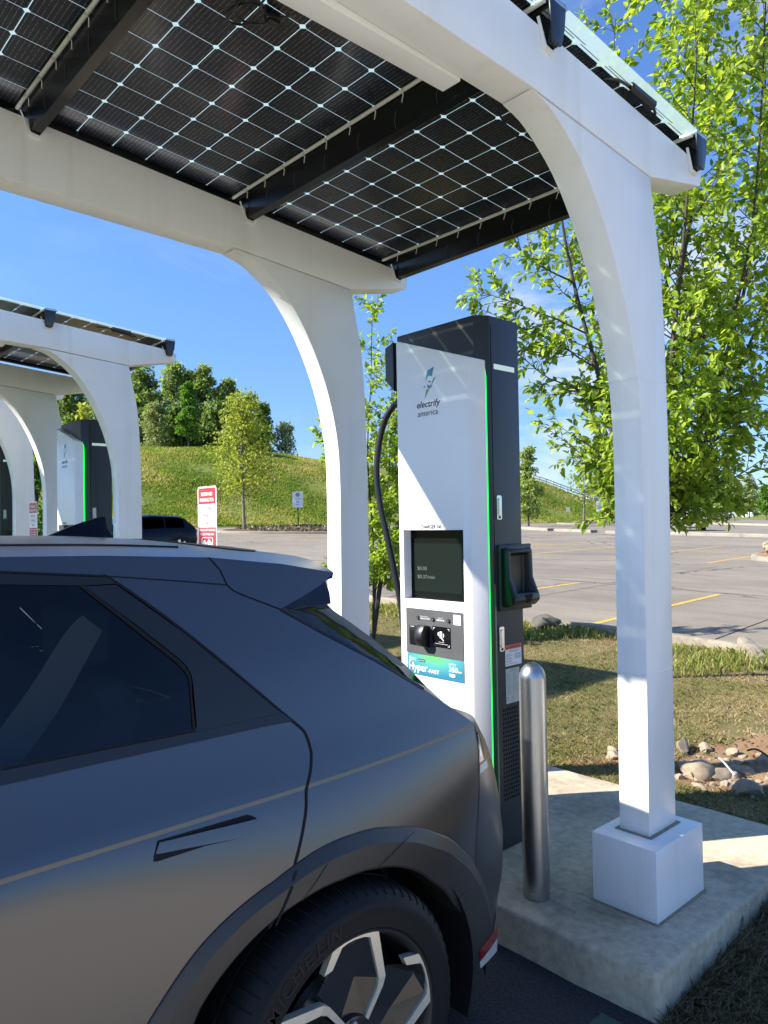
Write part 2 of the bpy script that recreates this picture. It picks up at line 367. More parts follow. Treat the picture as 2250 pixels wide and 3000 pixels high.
def tube(pts, r, n=8, cap=True):
    pts = [Vector(p) for p in pts]; rs = r if isinstance(r, (list, tuple)) else [r]*len(pts)
    V = []; Fc = []
    up = Vector((.13, .31, .94)).normalized(); prev = None
    for i, p in enumerate(pts):
        t = (pts[min(i+1, len(pts)-1)]-pts[max(i-1, 0)])
        if t.length < 1e-9: t = Vector((0, 0, 1))
        t.normalize()
        if prev is None:
            a = t.cross(up)
            if a.length < .05: a = t.cross(Vector((1, 0, 0)))
        else: a = prev-t*prev.dot(t)
        a.normalize(); prev = a; b = t.cross(a)
        for k in range(n):
            an = 2*math.pi*k/n; V.append(tuple(p+(a*math.cos(an)+b*math.sin(an))*rs[i]))
    for i in range(len(pts)-1):
        for k in range(n):
            Fc.append((i*n+k, i*n+(k+1) % n, (i+1)*n+(k+1) % n, (i+1)*n+k))
    if cap: Fc.append(tuple(range(n-1, -1, -1))); Fc.append(tuple((len(pts)-1)*n+k for k in range(n)))
    return V, Fc
def spline(pts, n=8):
    out = []; P = [Vector(p) for p in pts]
    for i in range(len(P)-1):
        p0 = P[max(i-1, 0)]; p1 = P[i]; p2 = P[i+1]; p3 = P[min(i+2, len(P)-1)]
        for k in range(n):
            t = k/n
            out.append(.5*((2*p1)+(-p0+p2)*t+(2*p0-5*p1+4*p2-p3)*t*t+(-p0+3*p1-3*p2+p3)*t**3))
    out.append(P[-1]); return out
_fonts = {}
def text_vf(s, shear=0, bold=0):
    cu = bpy.data.curves.new('lettering', 'FONT'); cu.body = s; cu.shear = shear; cu.offset = bold; cu.resolution_u = 3
    ob = bpy.data.objects.new('lettering', cu); COL.objects.link(ob)
    bpy.context.view_layer.update()
    me = bpy.data.meshes.new_from_object(ob.evaluated_get(bpy.context.evaluated_depsgraph_get()))
    V = [tuple(v.co) for v in me.vertices]; Fc = [tuple(p.vertices) for p in me.polygons]
    bpy.data.objects.remove(ob); bpy.data.curves.remove(cu); bpy.data.meshes.remove(me)
    return V, Fc
def text_on(s, org, right, up, h, w=None, shear=0, bold=0):
    """letters with cap height h starting at org (left end of the baseline); right/up unit vectors"""
    V, Fc = text_vf(s, shear, bold)
    x0 = min(v[0] for v in V); x1 = max(v[0] for v in V); k = h/.70
    kx = (w/(x1-x0)) if w else k
    o = Vector(org); r = Vector(right); u = Vector(up)
    return [tuple(o+r*((v[0]-x0)*kx)+u*(v[1]*k)) for v in V], Fc
# ------------------------------------------------------------------ ground
def hor(px): return 1532-.0175*(px-1125)
CREST = [(-700, 1320), (-300, 1308), (150, 1312), (407, 1314), (560, 1316), (719, 1325), (850, 1338), (966, 1352), (1090, 1368), (1300, 1385), (1530, 1400), (1600, 1420), (1700, 1457), (1790, 1490), (1870, 1512), (1960, 1517), (2060, 1515)]
BASE = [(-700, 55), (-300, 60), (407, 66), (678, 71), (970, 76), (1300, 88), (1600, 97), (1800, 105), (1950, 112), (2300, 150), (3000, 170)]
def hill_h(d, l):
    b = l/max(d, 1e-3); px = 1125+F*b
    X, Y = xy(d, l); p = plane_z(X, Y)
    if d < 20 or px > 2060: return p
    D0 = lerp(px, BASE); D1 = D0+30
    zc = H+(hor(px)-lerp(px, CREST))/F*D1
    e = sm((2060-px)/120)
    t = sm((d-D0)/(D1-D0))**.85 if d > D0 else 0
    z = p+(zc-p)*t*e
    if t > 0: z += .18*math.sin(X*.22)*math.cos(Y*.19)*t
    return z
LOTX = 8.95
def lawn_z(X, Y):
    z = lerp(X, [(2.2, -.012), (2.6, .03), (3.2, .08), (3.8, .122), (5, .095), (7, .08), (9, .07)])
    w = sm((X-5.5)/3.2)
    z = z*(1-w)+(plane_z(X, Y)-.02)*w
    z += .012*math.sin(X*3.1+Y*1.7)+.01*math.sin(X*1.3-Y*2.9)
    dd = ((X-4.75)/.75)**2+((Y-1.95)/.36)**2
    if dd < 1: z -= .07*(1-dd)
    return z
# far terrain: a polar sheet round the site
def terrain():
    V = []; Fc = []
    NB = 300
    ds = [0, 4, 8, 12, 20, 30, 40, 48, 52, 56, 60, 64, 67, 70, 73, 76, 79, 82, 85, 88, 91, 94, 97, 100, 103, 106, 109, 112, 115, 118, 122, 126, 132, 140, 150, 165, 185, 215, 260, 340, 480, 900]
    for i, d in enumerate(ds):
        for k in range(NB):
            a = 2*math.pi*k/NB
            X = d*math.cos(TH+a); Y = d*math.sin(TH+a)
            dd, l = dl(X, Y)
            front = dd > 15 and abs(l/dd) < 1.35
            if front:
                z = hill_h(dd, l)
                D0 = lerp(1125+F*l/dd, BASE)
                if dd < D0-.5: z -= .35
            else:
                z = -.30
                if dd > 0: z += max(0, .016*(dd-9))*sm(dd/15)*sm(2.2-abs(l/max(dd, .1)))
            V.append((X, Y, z))
    for i in range(len(ds)-1):
        for k in range(NB):
            a, b = i*NB+k, i*NB+(k+1) % NB
            Fc.append((a, b, b+NB, a+NB))
    return struct('terrain', V, Fc, MT['hill'], smooth=True)
terrain()
# finer hillside in front of the crest
def hillside():
    V = []; Fc = []; nb = 190; nd = 46
    for j in range(nb):
        px = -650+j*(2080+650)/(nb-1); b = (px-1125)/F
        D0 = lerp(px, BASE)
        for i in range(nd):
            d = D0-.6+46*i/(nd-1); X, Y = xy(d, d*b)
            V.append((X, Y, hill_h(d, d*b)+.03))
    for j in range(nb-1):
        for i in range(nd-1):
            a = j*nd+i; Fc.append((a, a+nd, a+nd+1, a+1))
    return struct('grass_hill', V, Fc, MT['hill'], smooth=True)
hillside()
def parking_lot():
    V = []; Fc = []; nb = 130; nd = 40
    for j in range(nb):
        px = -1000+j*(3400+1000)/(nb-1); b = (px-1125)/F
        D1 = lerp(px, BASE)-.2
        d0 = LOTX/(AX[0]+b*RT[0]); d0 = max(.5, min(d0, D1-1)) if d0 > 0 else D1-1
        for i in range(nd):
            t = i/(nd-1); d = d0*(D1/d0)**t; X, Y = xy(d, d*b)
            V.append((X, Y, plane_z(X, Y)))
    for j in range(nb-1):
        for i in range(nd-1):
            a = j*nd+i; Fc.append((a, a+nd, a+nd+1, a+1))
    return struct('parking_lot', V, Fc, MT['lot'])
parking_lot()
def lawn():
    V = []; Fc = []
    xs = list(np.arange(2.25, 9.0, .12))+[LOTX+.05]; ys = list(np.arange(-1.6, -1, .3))+list(np.arange(-1, 12, .12))+list(np.arange(12, 62, .8))
    for x in xs:
        for y in ys: V.append((x, y, lawn_z(x, y)))
    n = len(ys)
    for i in range(len(xs)-1):
        for j in range(n-1):
            if 2.3 < xs[i] < 3.6 and 1.3 < ys[j] < 3.3: continue
            a = i*n+j; Fc.append((a, a+n, a+n+1, a+1))
    return struct('lawn', V, Fc, MT['lawn'], smooth=True)
lawn()
def soil_patch():
    V = []; Fc = []; K = 40; R_ = 8
    for i in range(R_+1):
        for k in range(K):
            a = 2*math.pi*k/K; q = i/R_*(1+.14*math.sin(3*a+1)+.09*math.sin(7*a))
            x = 4.70+.70*q*math.cos(a); y = 1.98+.36*q*math.sin(a); V.append((x, y, lawn_z(x, y)+.016*(1-(i/R_)**4)-.004+.008*math.sin(x*23)*math.sin(y*29)))
    for i in range(R_):
        for k in range(K): Fc.append((i*K+k, (i+1)*K+k, (i+1)*K+(k+1) % K, i*K+(k+1) % K))
    struct('soil_patch', V, Fc, MT['soil'], smooth=True)
soil_patch()
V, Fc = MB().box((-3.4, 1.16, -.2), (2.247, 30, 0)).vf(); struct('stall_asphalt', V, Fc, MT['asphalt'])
V, Fc = MB().box((-7, -1.6, -.25), (2.25, 1.158, -.006)).box((-7, -14, -.25), (40, -1.604, -.008)).vf(); struct('bounce_ground', V, Fc, MT['bounceground'])  # unseen pale paving, added to bounce warm light onto the steelwork and car
def rough_slab(x0, x1, y0, y1, z1):
    bm = bmesh.new()
    V, Fc = box((x0, y0, -.1), (x1, y1, z1))
    vs = [bm.verts.new(v) for v in V]
    for f in Fc: bm.faces.new([vs[i] for i in f])
    bm.normal_update()
    bmesh.ops.bevel(bm, geom=list(bm.edges), offset=.016, segments=3, affect='EDGES', profile=.5)
    bmesh.ops.subdivide_edges(bm, edges=[e for e in bm.edges if e.calc_length() > .3], cuts=24, use_grid_fill=True)
    for v in bm.verts:
        p = v.co; k = .006
        v.co += Vector((math.sin(p.y*13+p.z*30)*k*.5+math.sin(p.y*37)*k*.3, math.sin(p.x*17+p.z*25)*k*.5+math.sin(p.x*41)*k*.3, 0)) if p.z < z1-.001 else Vector((math.sin(p.y*15)*.002, math.sin(p.x*14)*.002, math.sin(p.x*5)*math.sin(p.y*4)*.0015))
        # broken front corner
        q = (p.x-x0)+(p.y-y0)
        if q < .05 and p.z > .02: v.co += Vector((.02*(1-q/.05), .015*(1-q/.05), -.03*(1-q/.05)*(p.z/z1)))
    V = [tuple(v.co) for v in bm.verts]; bm.verts.index_update(); Fc = [tuple(v.index for v in f.verts) for f in bm.faces]; bm.free()
    return V, Fc
V, Fc = rough_slab(2.245, 3.75, 1.21, 3.60, .15)
struct('concrete_pad', V, Fc, MT['concrete'], smooth=True)
for y0, y1, z in ((6.0, 8.6, .22), (8.85, 11.4, .30)):
    V, Fc = rough_slab(2.245, 3.75, y0, y1, z); struct('concrete_pad', V, Fc, MT['concrete'], smooth=True)
# curb along the stalls between the pads
# painted markings -------------------------------------------------
def ribbon(pts, w, dz=.004, n=14):
    (xa, ya), (xb, yb) = pts
    L = math.hypot(xb-xa, yb-ya); nx, ny = -(yb-ya)/L*w/2, (xb-xa)/L*w/2
    V = []; Fc = []
    for i in range(n+1):
        t = i/n; x = xa+(xb-xa)*t; y = ya+(yb-ya)*t
        for s in (-1, 1): V.append((x+nx*s, y+ny*s, plane_z(x+nx*s, y+ny*s)+dz))
    for i in range(n): Fc.append((2*i, 2*i+2, 2*i+3, 2*i+1))
    return V, Fc
for k in range(-4, 12):
    y = 5.92+3.15*k
    V, Fc = ribbon(((9.25, y), (14.65, y+.46)), .11); struct('parking_line', V, Fc, MT['yellow'])
for k in range(-3, 10):
    y = 14.1+3.3*k
    V, Fc = ribbon(((23.2, y-.35), (34.5, y+.75)), .12); struct('parking_line', V, Fc, MT['yellow'])
V, Fc = ribbon(((28.9, 6), (28.9, 44)), .11, .006, 30); struct('parking_line', V, Fc, MT['yellow'])
V, Fc = MB().box((1.72, 1.262, -.01), (2.17, 1.36, .004)).vf(); struct('painted_marking', V, Fc, MT['greenpaint'])
# pavement joints
for a, b, w in (((9.0, 4.15), (22, 5.4), .018), ((9.1, 8.3), (22, 9.6), .014), ((15.1, -2), (14.6, 26), .03)):
    V, Fc = ribbon((a, b), w, .0045, 20); struct('pavement_joint', V, Fc, MT['rubbergap'] if w < .02 else MT['asphalt'])

# kerbs ------------------------------------------------------------
def kerb_piece(p0, p1, h=.10, w=.15, tilt=0, seed=0, res=10, sunk=.06):
    rnd = random.Random(seed)
    (xa, ya), (xb, yb) = p0, p1
    L = math.hypot(xb-xa, yb-ya); tx, ty = (xb-xa)/L, (yb-ya)/L; nx, ny = -ty, tx
    prof = [(-w/2, -sunk), (-w/2, h*.75), (-w/2+.012, h*.93), (-w/2+.035, h), (w/2-.035, h), (w/2-.012, h*.93), (w/2, h*.75), (w/2, -sunk)]
    V = []; Fc = []; n = len(prof)
    for i in range(res+1):
        t = i/res; x = xa+(xb-xa)*t; y = ya+(yb-ya)*t
        e = 1 if 0 < i < res else .93
        for (u, z) in prof:
            j = lambda s: rnd.uniform(-s, s)
            V.append((x+nx*u*e+j(.006), y+ny*u*e+j(.006), plane_z(x, y)+z*(e if z > 0 else 1)+tilt*(t-.5)*L+(j(.005) if z > 0 else 0)))
    for i in range(res):
        for k in range(n-1): Fc.append((i*n+k, i*n+k+1, (i+1)*n+k+1, (i+1)*n+k))
        Fc.append((i*n+n-1, i*n, (i+1)*n, (i+1)*n+n-1))
    Fc.append(tuple(range(n))); Fc.append(tuple(res*n+k for k in range(n-1, -1, -1)))
    return V, Fc
def kerb_thing(p0, p1, label, group='kerb stones along the lawn edge', mat='kerb', **kw):
    V, Fc = kerb_piece(p0, p1, **kw)
    return single('kerb_stone', V, Fc, MT[mat], (p0[0], p0[1], plane_z(*p0)), label, 'kerb', group, smooth=True)
kerb_thing((8.86, 5.98), (8.98, 4.72), 'weathered concrete kerb stone on the lawn edge, just left of the tall white post', seed=1)
kerb_thing((8.95, 4.66), (8.86, 3.62), 'weathered concrete kerb stone on the lawn edge, just right of the tall white post', seed=2)
kerb_thing((8.83, 3.58), (8.42, 3.22), 'short broken kerb stone with a dark cracked end, last on the right', seed=3, tilt=-.22, h=.13, res=4)
kerb_thing((8.88, 11.0), (8.92, 8.6), 'kerb stone under the slim tree, seen left of the charging cable', seed=4)
kerb_thing((8.9, 2.2), (8.95, -1.5), 'kerb stone beyond the gap right of the broken one', seed=5)
kerb_thing((8.9, 14.2), (8.88, 11.2), 'kerb stone on the lawn edge behind the second white post', seed=8)
# far concrete kerb strips across the lot
for i, (a, b, lab) in enumerate([((48.2, 17.0), (48.0, 28.8), 'long pale kerb strip across the lot, right of the tall white post'), ((48.5, 30.2), (49.6, 34.2), 'pale kerb strip far across the lot between dark charger and tall post'), ((50.0, 35.0), (53.5, 41.0), 'pale kerb strip far across the lot, nearest the dark charger side'),
        ((84.0, 29.0), (91.0, 43.0), 'farthest pale kerb strip, beyond the white sport utility car'), ((79.0, 10.0), (83.5, 27.6), 'farthest pale kerb strip at the right edge of the lot')]):
    kerb_thing(a, b, lab, 'far kerb strips', 'kerbfar', h=.22, w=.7, seed=20+i, res=8)

# islands ----------------------------------------------------------
def island(poly, name, kerbh=.15, top=.25, mat='mulch'):
    n = len(poly); cx = sum(p[0] for p in poly)/n; cy = sum(p[1] for p in poly)/n
    V = []; Fc = []; rings = [(1.0, -.05), (1.0, kerbh*.8), (.985, kerbh), (.95, kerbh)]
    for s, z in rings:
        for x, y in poly:
            X = cx+(x-cx)*s; Y = cy+(y-cy)*s; V.append((X, Y, plane_z(X, Y)+z))
    for r in range(3):
        for k in range(n): Fc.append((r*n+k, r*n+(k+1) % n, (r+1)*n+(k+1) % n, (r+1)*n+k))
    struct('island_kerb', V, Fc, MT['kerbfar'], smooth=True)
    V = []; Fc = []
    for s, z in ((.955, kerbh-.02), (.8, kerbh+.06), (.5, top), (.2, top+.05)):
        for i, (x, y) in enumerate(poly):
            X = cx+(x-cx)*s; Y = cy+(y-cy)*s; V.append((X, Y, plane_z(X, Y)+z+random.uniform(-.03, .05)))
    for r in range(3):
        for k in range(n): Fc.append((r*n+k, r*n+(k+1) % n, (r+1)*n+(k+1) % n, (r+1)*n+k))
    Fc.append(tuple(3*n+k for k in range(n)))
    struct('island_bed', V, Fc, MT[mat], smooth=True)
def rrect(cx, cy, a, b, ang, n=24, p=3.0):
    out = []
    for k in range(n):
        t = 2*math.pi*k/n; c, s = math.cos(t), math.sin(t)
        u = a*abs(c)**(2/p)*(1 if c > 0 else -1); v = b*abs(s)**(2/p)*(1 if s > 0 else -1)
        out.append((cx+u*math.cos(ang)-v*math.sin(ang), cy+u*math.sin(ang)+v*math.cos(ang)))
    return out
ILx, ILy = xy(57, -5.9)
island(rrect(ILx, ILy, 5.6, 6.5, TH), 'left', .16, .32)
island(rrect(29.6, 8.7, 4.6, 2.2, R(5)), 'right', .15, .34, 'soil')
ir = xy(91, 26.2); island(rrect(ir[0], ir[1], 3.5, 5.0, TH), 'far', .16, .35)
# ------------------------------------------------------------------ solar canopy
def gz(X): return 3.50-.085*X          # underside of the glass
def bz_(X): return 3.416-.085*X        # top of the beams
PX = [3.125, 2.082, 1.039, -.004]          # purlin lines
Y0, Y1 = 1.385, 3.50
def arch_mesh(y0, y1):
    """column with curved haunch, one prism from y0 to y1 (profile in X, Z)"""
    inner = [(1.986, 3.018), (2.08, 2.995), (2.171, 2.944), (2.265, 2.872), (2.35, 2.775), (2.43, 2.655), (2.50, 2.52), (2.558, 2.38), (2.605, 2.22), (2.635, 2.05), (2.645, 1.85), (2.644, 1.5), (2.632, .415)]
    inner = [tuple(p) for p in spline([(a, 0, b) for a, b in inner], 3)]; inner = [(p[0], p[2]) for p in inner]
    outer = [(2.841, .415), (2.852, 1.5), (2.852, 1.9), (2.846, 2.2), (2.838, 2.42), (2.822, 2.6), (2.80, 2.72), (2.772, 2.85), (2.752, 2.957)]
    prof = inner+outer
    n = len(prof)
    V = [(x, y0, z) for x, z in prof]+[(x, y1, z) for x, z in prof]
    Fc = [tuple(range(n)), tuple(range(2*n-1, n-1, -1))]+[((i+1) % n, i, n+i, n+(i+1) % n) for i in range(n)]
    # triangulate the side profile via strips instead of one concave ngon
    ni = len(inner); no = len(outer)
    Fc = Fc[2:]
    I = list(range(ni)); O = list(range(n-1, ni-1, -1))
    i = j = 0
    while i < ni-1 or j < no-1:
        if j == no-1 or (i < ni-1 and (i+1)/(ni-1) <= (j+1)/(no-1)):
            f = (I[i], I[i+1], O[j]); i += 1
        else:
            f = (I[i], O[j+1], O[j]); j += 1
        Fc.append(f); Fc.append(tuple(n+k for k in reversed(f)))
    return V, Fc
def beam_mesh(y0, y1):
    prof = [(-.065, bz_(-.065)), (3.05, bz_(3.05)), (3.205, 3.122), (3.19, 3.052), (2.752, 2.962), (1.986, 3.023), (.9, 3.052), (.43, 3.07), (-.065, 3.40)]
    n = len(prof)
    V = [(x, y0, z) for x, z in prof]+[(x, y1, z) for x, z in prof]
    Fc = [(0, 7, 8), (0, 6, 7), (0, 5, 6), (0, 1, 5), (1, 4, 5), (1, 3, 4), (1, 2, 3)]
    Fc = Fc+[tuple(n+k for k in reversed(f)) for f in Fc]+[(i, (i+1) % n, n+(i+1) % n, n+i) for i in range(n)]
    return V, Fc
def canopy():
    T = Thing('solar_canopy', (2.73, 1.49, .15), 'white arched solar canopy overhead, nearest the camera, sheltering the grey car', 'solar canopy', 'solar canopies along the charging stalls')
    for ya in (1.428, 3.256):
        yb = ya+.128
        V, Fc = arch_mesh(ya+.002, yb-.002); col = T.part('arch_post', V, Fc, MT['white'], bevel=.003, angle=50)
        for zz, xa_, xb_ in ((2.15, 2.6185, 2.8485), (1.02, 2.6362, 2.848)):
            V, Fc = MB().box((xa_-.001, ya+.0012, zz), (xb_+.001, yb-.0012, zz+.007)).vf(); T.part('weld_seam', V, Fc, MT['white'], parent=col, bevel=.002)
        V, Fc = MB().box((2.530, ya-.080, .1495), (2.915, ya+.196, .1555)).vf(); T.part('sealant_line', V, Fc, MT['bracketdirty'], parent=col)
        V, Fc = MB().box((2.536, ya-.074, .153), (2.909, ya+.19, .415)).vf(); T.part('base_box', V, Fc, MT['white'], parent=col, bevel=.004)
        V, Fc = MB().box((2.62, ya-.012, .4145), (2.853, yb+.012, .4185)).vf(); T.part('sealant_line', V, Fc, MT['bracketdirty'], parent=col)
        V, Fc = beam_mesh(ya, yb); bm_ = T.part('arch_beam', V, Fc, MT['white'], bevel=.003)
        # shallow saddle brackets where the purlins cross
        for c in PX:
            for yy in ((ya-.012, ya-.0005), (yb+.0005, yb+.012)):
                pr = [(c-.066, gz(c)-.060), (c-.050, gz(c)-.100), (c-.036, gz(c)-.150), (c+.012, gz(c)-.158), (c+.040, gz(c)-.118), (c+.030, gz(c)-.112), (c+.008, gz(c)-.146), (c-.027, gz(c)-.140)]
                V, Fc = prism(pr[:], lambda u, v, h: (u, h, v), yy[0], yy[1])
                k = len(pr); Fc = Fc[2:]+[(0, 1, 7), (1, 2, 7), (2, 3, 6, 7), (3, 4, 5, 6)]+[(k+7, k+1, k), (k+7, k+2, k+1), (k+7, k+6, k+3, k+2), (k+6, k+5, k+4, k+3)]
                T.part('saddle_bracket', V, Fc, MT['white'], parent=bm_)
    # trough on the inner side of the near beam
    V, Fc = prism([(.2, 3.02), (1.785, 3.02), (1.785, 3.115), (.2, 3.14)], lambda u, v, h: (u, h, v), 1.5575, 1.635)
    T.part('wire_trough', V, Fc, MT['white'], bevel=.003)
    for c in PX:
        zt = gz(c)-.003
        prof = [(c-.041, zt), (c+.041, zt-.006), (c+.032, zt-.07), (c+.012, zt-.136), (c-.026, zt-.133), (c-.036, zt-.06)]
        V, Fc = prism(prof, lambda u, v, h: (u, h, v), Y0+.012, Y1); pu = T.part('purlin', V, Fc, MT['purlin'])
        pr = [(u*1.0+(.004 if u > c else -.004), v+(.002 if v > zt-.05 else -.003)) for u, v in prof]
        V, Fc = prism(pr, lambda u, v, h: (u, h, v), Y0+.002, Y0+.0118); T.part('end_cap', V, Fc, MT['endcap'], parent=pu, bevel=.002)
        V, Fc = MB().box((c-.046, Y0+.002, gz(c)-.006), (c+.046, Y0+.105, gz(c)+.010)).vf(); T.part('end_bracket', V, Fc, MT['bracket'], parent=pu, bevel=.002)
        if c > .5 or True:
            z = gz(c-.052)-.014
            V, Fc = tube([(c-.052, Y0+.02, z), (c-.052, Y1-.06, z)], .0085, 10); cd_ = T.part('conduit', V, Fc, MT['pvc'], parent=pu, smooth=True)
            for k in range(11):
                y = Y0+.2+k*.162
                V, Fc = tube([(c-.066, y-.014, z-.026), (c-.062, y-.004, z-.006), (c-.052, y, z-.0105), (c-.045, y+.006, z-.012), (c-.040, y+.02, z-.036)], .0019, 5); T.part('cable_tie', V, Fc, MT['pvc'], parent=cd_)
            for k in range(8):
                y = Y0+.28+k*.23
                a = Vector((c-.0375, y, zt-.060)); b = Vector((c-.0285, y+.012, zt-.126))
                V, Fc = tube([a, (a+b)/2+Vector((-.0005, .01, 0)), b], .0012, 4); T.part('weld_mark', V, Fc, MT['weld'], parent=pu)
    # three bifacial panels of 12 x 6 cells
    for i in range(3):
        xa, xb = PX[i+1], PX[i]
        x0 = xa+.006; x1 = xb-.006; cx0 = xa+.0405; ncx = 6; p = .1605
        V, Fc = [], []
        def cell(x, y):
            n = len(V); s = .1568/2; sy = .1544/2; c = .0115
            pts = [(-s+c, -sy), (s-c, -sy), (s, -sy+c), (s, sy-c), (s-c, sy), (-s+c, sy), (-s, sy-c), (-s, -sy+c)]
            for u, v in pts: V.append((x+u, y+v, gz(x+u)))
            for u, v in pts: V.append((x+u, y+v, gz(x+u)+.0012))
            Fc.append(tuple(range(n+7, n-1, -1))); Fc.append(tuple(range(n+8, n+16)))
            for k in range(8): Fc.append((n+k, n+(k+1) % 8, n+8+(k+1) % 8, n+8+k))
        pv, pf = [], []
        for (x, y) in ((x0, Y0), (x1, Y0), (x1, 3.40), (x0, 3.40)): pv.append((x, y, gz(x)+.0025))
        for (x, y) in ((x0, Y0), (x1, Y0), (x1, 3.40), (x0, 3.40)): pv.append((x, y, gz(x)+.0085))
        pf = [(3, 2, 1, 0), (4, 5, 6, 7), (0, 1, 5, 4), (1, 2, 6, 5), (2, 3, 7, 6), (3, 0, 4, 7)]
        pan = T.part('solar_panel', pv, pf, MT['pane'], mats=[MT['pane'], MT['clear']], mi=[0, 1, 1, 1, 1, 1])
        for a in range(ncx):
            for b in range(12): cell(cx0+p*(a+.5), 1.456+.1582*(b+.5))
        T.part('solar_cells', V, Fc, MT['cell'], parent=pan)
        m = MB()
        for k in range(6):          # silver busbar runs in the clear margin
            xx = cx0+p*(k+.5)
            if k % 2 == 0:
                V2, F2 = MB().box((xx-.05, 1.434, -.0002), (xx+p*.72, 1.4368, .0006)).vf(); m.add([(x, y, gz(x)+z) for x, y, z in V2], F2)
            V2, F2 = MB().box((xx-.06, 1.444, -.0002), (xx+.06, 1.4472, .0006)).vf(); m.add([(x, y, gz(x)+z) for x, y, z in V2], F2)
        V2, F2 = m.vf(); T.part('busbars', V2, F2, MT['inkgrey'], parent=pan)
        # dark trim with rivets along the far end of each panel
        V2, F2 = MB().box((x0+.04, 3.338, -.040), (x1-.04, 3.372, -.003)).vf()
        ed = T.part('edge_trim', [(x, y, gz(x)+z) for x, y, z in V2], F2, MT['purlin'], bevel=.002)
        for k in range(4):
            x = x0+.15+k*.22; V2, F2 = tube([(x, 3.355, gz(x)-.040), (x, 3.355, gz(x)-.0435)], .006, 8); T.part('rivet', V2, F2, MT['bracket'], parent=ed)
    # wiring under the panels
    g = lambda x, y, dz=.02: (x, y, gz(x)-dz)
    V, Fc = tube(spline([g(2.23, 1.80, .02), g(2.27, 1.82, .06), g(2.42, 1.82, .13), g(2.56, 1.74, .14), g(2.66, 1.66, .11), g(2.76, 1.62, .05)]), .0045, 7); T.part('panel_cable', V, Fc, MT['cable'], smooth=True)
    for (cx, cy, r) in ((1.38, 2.07, .09), (1.42, 2.00, .075), (1.355, 2.13, .065)):
        pts = [(cx+r*1.1*math.cos(t)*.9, cy+r*math.sin(t), gz(cx)-.03-.03*math.sin(t*.5)**2) for t in np.linspace(.3, 5.6, 12)]
        V, Fc = tube(spline(pts, 4), .0042, 7); T.part('panel_cable', V, Fc, MT['cable'], smooth=True)
    V, Fc = MB().box((1.43, 2.10, gz(1.45)-.035), (1.475, 2.135, gz(1.45)-.002)).vf(); T.part('junction_box', V, Fc, MT['black'], bevel=.004)
    # connector on the clear margin of the lowest panel
    a = Vector(g(2.60, 1.425, .022)); b = Vector(g(2.77, 1.420, .022))
    V, Fc = tube([a, a+(b-a)*.04, b-(b-a)*.04, b], [.014, .021, .021, .014], 8); opt = T.part('cable_connector', V, Fc, MT['black'], smooth=True, bevel=0)
    V, Fc = tube(spline([g(2.50, 1.50, .012), g(2.50, 1.47, .02), g(2.54, 1.435, .022), g(2.60, 1.425, .022)]), .006, 7); T.part('connector_lead', V, Fc, MT['cable'], parent=opt, smooth=True)
    V, Fc = tube(spline([g(2.77, 1.42, .022), g(2.82, 1.44, .03), g(2.81, 1.48, .025), g(2.76, 1.52, .012)]), .006, 7); T.part('connector_lead', V, Fc, MT['cable'], parent=opt, smooth=True)
    return T
MT['bracketdirty'] = simple('aged_sealant', (.30, .25, .17), .8, var=.4, vs=40)
MT['endcap'] = simple('sky_tinted_cap', (.02, .027, .04), .28)  # sky reflection put into the cap colour as blue
MT['weld'] = simple('weld_scuff', (.06, .062, .064), .4)
CAN = canopy()
copy_tree(CAN.o, (0, 4.852, .07), 'white arched solar canopy second from the camera, past the black hatchback')
copy_tree(CAN.o, (0, 7.72, .12), 'white arched solar canopy farthest left, cut by the photo edge')

